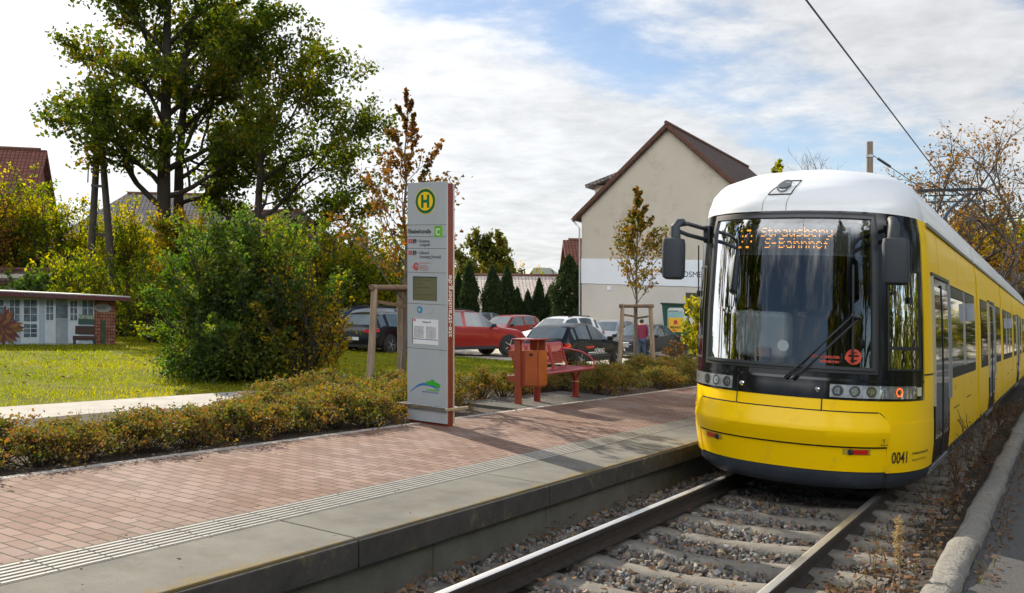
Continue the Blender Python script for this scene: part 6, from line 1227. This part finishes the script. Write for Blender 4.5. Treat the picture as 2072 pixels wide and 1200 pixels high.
# --- conifers in a row behind the car park
def conifer(label, px, zc, rx, h, seed, n=5200):
    x, y = at(px, zc); rg = np.random.default_rng(seed); o = thing('conifer', label, 'conifer', (x, y, -.06), YAW+seed, 'dark columnar conifers behind the car park'); t = rg.uniform(0, 1, n)**.95; a = rg.uniform(0, 6.283, n)
    rr_ = rx*np.minimum(1, ((1-t)*2.6)**.7)*np.minimum(1, .72+t*2)*(1+.16*np.sin(a*3+t*17+seed)+.10*np.sin(a*7-t*31))*rg.uniform(.62, 1.05, n)
    P = np.stack([rr_*np.cos(a), rr_*np.sin(a), t*h+rg.normal(0, .05, n)], -1); V, F = leaf_arrays(P, .20, rg, .38, -1.4, 0); np_obj('foliage', V, F, L_con, o)
    MB().tube([(0, 0, -.1), (0, 0, h*.9)], [.10, .02], 7).build('trunk', M_bark, o); return o
for i, (px, py, zc, w_, lab) in enumerate([(927, 556, 52, 18, 'short dark conifer at the right edge of the stop sign'), (950, 532, 51, 24, 'tall dark conifer second from the stop sign'), (996, 541, 51, 27, 'broad dark conifer behind the silver car'), (1026, 541, 53, 23, 'tall slim conifer behind the red compact car'), (1047, 585, 54, 16, 'small conifer left of the smallest one'), (1068, 591, 54, 16, 'smallest conifer in the middle of the row'), (1091, 566, 54, 18, 'slim conifer right of the smallest ones'), (1114, 580, 54, 18, 'shorter conifer left of the widest one'), (1152, 518, 50, 46, 'widest and tallest conifer beside the house wall')]):
    conifer(lab, px, zc, w_/2/1800*zc*1.5, hgt(px, py, zc)+.06, 400+i, 6500 if w_ < 40 else 13000)
# --- trees further off
rr = random.Random(77)
tree('round green tree rising behind the conifer row', 985, 74, 501, 5.0, .24, ring_limbs(rr, (1.9, 4.7), (3.3, 2.0), (18, 62), .12, 13), 16000, .30, L_ivy, nchild=(0, 5, 4, 3), group='distant trees', spreadk=1.1)
for i, (px, zc, rx, rz, mat, lab) in enumerate([(1050, 80, 3.4, 5.6, L_gold, 'yellow bush behind the long low building'), (1100, 76, 2.4, 4.8, L_mixed, 'green bush right behind the long low building'), (930, 70, 3, 4.4, L_mixed, 'bush beside the stop sign far behind the cars'), (1005, 84, 4, 4.6, L_mixed, 'wide bush under the round tree'), (1135, 74, 2.2, 5.0, L_ivy, 'pale bush left of the widest conifer')]):
    bush(lab, px, zc, rx, rz, 2600, .24, mat, 540+i, nst=18, group='distant bushes', name='distant_bush')
tree('green treetop showing over the tram roof beside the house', 1565, 46, 520, 8.9, .16, ring_limbs(rr, (6.3, 8.7), (1.2, .8), (35, 75), .05, 9), 1500, .22, L_mixed, nchild=(0, 4, 3, 3), group='distant trees')
tree('bare twigs of a distant tree above the tram roof', 1660, 60, 523, 11.6, .14, ring_limbs(rr, (9.5, 11.4), (2.4, 1.6), (40, 75), .04, 9), 0, .2, None, nchild=(0, 4, 3, 3), group='distant trees', bark=M_bark2)
bush('bright yellow green bush at the tram windscreen edge', 1427, 33, .85, 2.6, 4200, .13, leafmat('leaves_lime', [(0.06, 0.09, 0.01), (0.14, 0.16, 0.015), (0.27, 0.24, 0.02), (0.38, 0.27, 0.02)], .5, patch=1.5), 560, nst=20, spikes=6)
bush('dead twiggy plant in front of the green drinks trailer', 1368, 36.5, .8, .75, 260, .10, L_rust, 570, nst=16)
# --- autumn trees behind the tram on the right
def autumn(label, px, zc, seed, h, n, mat, nl, leaf, rx):
    rg2 = random.Random(seed); tree(label, px, zc, seed, h*.55, .36, ring_limbs(rg2, (h*.16, h*.53), (rx, rx*.85), (18, 72), .2, n), nl, leaf, mat, nchild=(0, 6, 5, 4), spread=.72, up=.25, group='autumn trees along the street behind the tram', gnarl=.24, spreadk=.9, bark=M_bark2, maxd=3)
autumn('thin crowned autumn tree right behind the tram roof', 1895, 47, 601, 11.6, 13, L_rust, 5200, .17, 4.6)
autumn('bare branched autumn tree at the right frame edge', 2050, 44, 607, 11.4, 13, L_rust, 4200, .17, 4.8)
autumn('yellow leaved tree low behind the pantograph', 1975, 62, 611, 9.0, 12, L_gold, 9000, .26, 4.4)
autumn('dense dark green tree behind the tram rear', 2060, 66, 617, 9.5, 13, L_mixed, 11000, .26, 4.8)
autumn('brown leaved tree behind the thin crowned one', 1915, 66, 619, 10.5, 13, L_rust, 7000, .24, 4.6)

# --- low shrubs in the planting bed: four plants, copied
def low_shrub(seed):
    rng = random.Random(seed); o = thing('low_shrub', 'x', 'shrub', (0, 0, 0), 0, 'low autumn shrubs along the platform bed'); wood = MB(); an = []
    for i in range(34):
        a = 2.4*i; u = (i+.5)/34; el = R(15+70*(1-u)**.8+rng.uniform(-10, 10)); L_ = rng.uniform(.75, 1.08); d = Vector((math.cos(a)*math.cos(el)*.50*L_, math.sin(a)*math.cos(el)*.50*L_, math.sin(el)*.44*L_)); b = Vector((math.cos(a)*.12*u, math.sin(a)*.12*u, 0)); m_ = b.lerp(b+d, .55)+Vector((0, 0, .05))
        wood.tube([b, m_, b+d], [.006, .005, .002], 4, False)
        for k in range(5): an.append((m_.lerp(b+d, k/4), .045)); 
        for k in range(3):
            w_ = rng.uniform(0, 6.28); q = m_.lerp(b+d, rng.uniform(.2, .9)); e = q+Vector((math.cos(w_)*.09, math.sin(w_)*.09, .07)); wood.tube([q, e], [.003, .002], 3, False); an.append((e, .035)); an.append((q.lerp(e, .5), .03))
    wood.build('stems', M_bark, o, recalc=False); crown('foliage', o, an, 2600, .036, L_hedge, seed, 1.0, aspect=.6); return o
protos = [low_shrub(700+i) for i in range(5)]; used = set(); rr = random.Random(12)
def put_shrub(x, y, sc, label, zg=None):
    k = rr.randrange(5); o = protos[k] if k not in used else copy_tree(protos[k]); used.add(k); o.location = (x, y, zg if zg is not None else 0.17); o.rotation_euler = (0, 0, rr.uniform(0, 6.28)); o.scale = (sc, sc, sc*rr.uniform(.85, 1.1)); o['label'] = label
lab1 = 'low rusty green shrub in the clipped row left of the stop sign'; lab2 = 'low shrub of the second row between stop sign and path'; lab3 = 'low brownish shrub in the bed beyond the bench'
y = 1.6
while y < 8.3:
    for x0 in (-7.18, -7.58): put_shrub(x0+rr.uniform(-.1, .1), y+rr.uniform(-.15, .15), rr.uniform(.78, 1.04), lab1)
    y += .5
y = 8.4
while y < 11.3:
    for x0 in (-7.5, -8.25, -8.9): put_shrub(x0+rr.uniform(-.15, .15), y+rr.uniform(-.15, .15), rr.uniform(.85, 1.15), lab2) if not (x0 > -8 and y > 10.4) else None
    y += .62
for y in (11.6, 12.2, 12.9, 13.5, 14.2): put_shrub(-8.25+rr.uniform(-.1, .1), y, rr.uniform(.8, 1.05), 'low shrub directly behind the red bench')
y = 14.9
while y < 36:
    for x0 in (-7.25, -8.1, -8.9):
        if rr.random() < .9: put_shrub(x0+rr.uniform(-.2, .2), y+rr.uniform(-.2, .2), rr.uniform(.8, 1.15), lab3)
    y += .72
# --- grass on the lawns, weeds on the kerb side (stuff)
rg = np.random.default_rng(5)
def blades(P, h, rgen, w=.3):
    n = len(P); a = rgen.uniform(0, 6.283, n); t = np.stack([np.cos(a), np.sin(a), np.zeros(n)], -1); hh = (h*rgen.uniform(.5, 1.3, n))[:, None]; ln = rgen.normal(size=(n, 3))*.35; ln[:, 2] = 1
    return np.stack([P-t*hh*w*.5, P+t*hh*w*.5, P+ln*hh], 1).reshape(-1, 3), np.arange(3*n).reshape(n, 3)
def lawn_pts(n, x0, x1, y0, y1): return np.stack([rg.uniform(x0, x1, n), rg.uniform(y0, y1, n), np.full(n, -.01)], -1)
P = np.concatenate([lawn_pts(52000, -20, -11.65, 4, 24.4), lawn_pts(42000, -34, -20, 4, 24.4), lawn_pts(9000, -12.9, -11.65, 24.4, 45), lawn_pts(6000, -24, -12.9, 24.2, 25.1)])
V, F = blades(P, np.where(P[:, 0] > -20, .055, .07), rg, .35)
L_grass = leafmat('grass_blades', [(0.075, 0.11, 0.010), (0.12, 0.155, 0.014), (0.18, 0.20, 0.018), (0.25, 0.24, 0.02), (0.30, 0.24, 0.03)], .5, patch=.35, spec=0.05, rough=.9)
struct(np_obj('lawn_grass', V, F, L_grass), 'stuff')
P = np.concatenate([np.stack([rg.uniform(-1.35, -.80, 900), 4+24*rg.uniform(0, 1, 900)**1.2, np.full(900, -.10)], -1), np.stack([rg.uniform(-10.1, -6.8, 1500), rg.uniform(2, 30, 1500), np.full(1500, .15)], -1), np.stack([rg.uniform(-.53, -.42, 260), 4+24*rg.uniform(0, 1, 260), np.zeros(260)], -1)])
V, F = blades(P, .12, rg, .10); struct(np_obj('dry_weeds', V, F, leafmat('weeds_dry', [(0.05, 0.045, 0.015), (0.10, 0.08, 0.03), (0.14, 0.09, 0.04)], .3)), 'stuff')
# dry twiggy weeds beside the tram and the single pale stalk in front
def stalks(label, x, y, zg, h, n, seed, mat, name='dry_weed', r=.25):
    rng = random.Random(seed); o = thing(name, label, 'weed', (x, y, zg), 0, 'dry weeds beside the track'); wood = MB(); an = []
    for i in range(n): a = rng.uniform(0, 6.28); d = Vector((math.cos(a)*r, math.sin(a)*r, 1)).normalized(); grow(rng, Vector((0, 0, 0)), d, h*rng.uniform(.6, 1), .006, 2, 3, wood, an, (0, 0, 5, 2), .5, .4, .12, .4, .3)
    wood.build('stems', mat, o, recalc=False); crown('leaves', o, an, 26*n, .03, M_dead, seed, .5); return o
M_straw = pmat('straw', (0.30, 0.22, 0.12), .9, var=.25); M_dry = pmat('dry_stem', (0.08, 0.06, 0.04), .9, var=.3)
for i, (x, y, h) in enumerate([(-.98, 10.4, .5), (-1.0, 12.6, .75), (-.95, 14.2, .6), (-1.02, 16.5, .7), (-.9, 9.2, .35), (-.98, 18.5, .6)]): stalks('dark dry weed standing between tram and kerb', x, y, -.1, h, 4, 800+i, M_dry)
x, y = at(1818, 5.9); zt = hgt(1812, 1047, 5.9); o = thing('seed_stalk', 'single pale dried seed stalk standing in the leaf litter by the rail', 'weed', (x, y, -.12)); rng = random.Random(3); s_ = MB(); H_ = zt+.12
s_.tube([(0, 0, 0), (.008, 0, H_*.4), (.0, 0, H_*.75), (-.008, 0, H_)], [.006, .005, .004, .002], 6).build('stem', M_straw, o); an = [(Vector((rng.gauss(0, .009), rng.gauss(0, .009), H_*(.45+.55*i/40))), .012) for i in range(40)]; crown('seed_head', o, an, 420, .026, leafmat('seed_straw', [(0.20, 0.14, 0.07), (0.36, 0.27, 0.14), (0.50, 0.40, 0.24)], .2), 4, 1.0, aspect=.4)
# --- street trees across the road and behind: they shade the far side and mirror in the tram's windows
rr = random.Random(31); lib = []
def street_tree(x, y, seed, h, mat, nl, rx, lab):
    rg2 = random.Random(seed); return tree(lab, 0, 0, seed, h*.72, .30, ring_limbs(rg2, (h*.22, h*.70), (rx, rx*.7), (20, 72), .15, 11), nl, .36, mat, nchild=(0, 4, 4, 3), spread=.7, up=.3, group='street trees across the road', xy=(x, y), name='street_tree', spreadk=1.1)
a1 = street_tree(11.5, 4, 901, 11, L_mixed, 5200, 3.2, 'street tree across the road outside the right frame edge'); a2 = street_tree(11.5, 13, 903, 10, L_ivy, 5200, 3.0, 'street tree across the road outside the right frame edge')
for i, (x, y) in enumerate([(11.6, 21), (11.4, 29), (11.6, 38), (11.5, 48), (11.5, -5), (13, -10), (15, -16), (11.6, 60), (8.5, 74), (13, 84), (-19, 2), (-17, -5), (-23, 6), (-21, -11), (-26, -8)]):
    o = copy_tree(a1 if i % 2 else a2); o.location = (x, y, 0)
    if x < 0 or y < 0: o['label'] = 'tree behind the viewpoint mirrored in the tram windscreen'; o['group'] = 'trees behind the viewpoint'
    o.rotation_euler = (0, 0, i*1.3); k = 1+.5*(i > 4); o.scale = (k*.8 if i > 4 else 1, k*.8 if i > 4 else 1, k*1.1 if i > 4 else 1)

b1 = bush('tall bush across the road outside the right frame edge', 0, 0, 3.0, 5.0, 3200, .30, L_mixed, 951, nst=18, name='street_bush', group='bushes across the road', xy=(16, 6)); b2 = bush('tall bush across the road outside the right frame edge', 0, 0, 3.2, 6.0, 3200, .32, L_ivy, 957, nst=18, name='street_bush', group='bushes across the road', xy=(16.5, 11.5))
for i in range(12):
    o = copy_tree(b1 if (i*7) % 3 else b2); o.location = (16.3+(i % 3)*.6, 16.5+i*4.6, 0); o.rotation_euler = (0, 0, i*1.9)
for i, (x, y) in enumerate([(15, -3), (13, -9), (3.5, 92), (7.5, 96), (12, 90), (0.5, 99), (-21, -12), (-24, -3), (-10.5, -30), (5, -30), (-4, -32), (-18, -26)]):
    o = copy_tree(b1 if i % 2 else b2); o.location = (x, y, 0)
    if x < 0 or y < 0: o['label'] = 'bush behind the viewpoint mirrored in the tram windscreen'; o['group'] = 'bushes behind the viewpoint'
    o.rotation_euler = (0, 0, i*2.3)
# ------------------------------------------------------------------ shear in place of a camera roll: heights drop along the camera's right axis
SHEAR = 0.05  # tilt of level lines in the frame, not a slope of the ground
bpy.context.view_layer.update()
def shear_dz(p): return -SHEAR*(p[0]*CC+p[1]*SS)
_mw = {o: o.matrix_world.copy() for o in S.objects}
_users = {}
for o in S.objects:
    if o.type == 'MESH': _users[o.data] = _users.get(o.data, 0)+1
def apply_shear(o, got):
    M = _mw[o]
    if o.type == 'MESH' and _users[o.data] == 1:
        me = o.data; n = len(me.vertices)
        if n:
            a = np.empty(n*3, dtype=np.float32); me.vertices.foreach_get('co', a); a = a.reshape(-1, 3); m = np.array(M)
            w = a@m[:3, :3].T+m[:3, 3]; w[:, 2] += -SHEAR*(w[:, 0]*CC+w[:, 1]*SS)-got
            mi = np.array(M.inverted()); a = (w@mi[:3, :3].T+mi[:3, 3]).astype(np.float32)
            me.vertices.foreach_set('co', a.ravel()); me.update()
    else:
        d = shear_dz(M.translation)-got; o.location.z += d; got += d
    for ch in o.children: apply_shear(ch, got)
_g = set(SHEARED)
for o in [o for o in S.objects if o.parent is None and o.type in ('MESH', 'EMPTY')]:
    if o in _g: apply_shear(o, 0.0)
    else: o.location.z += shear_dz(_mw[o].translation)
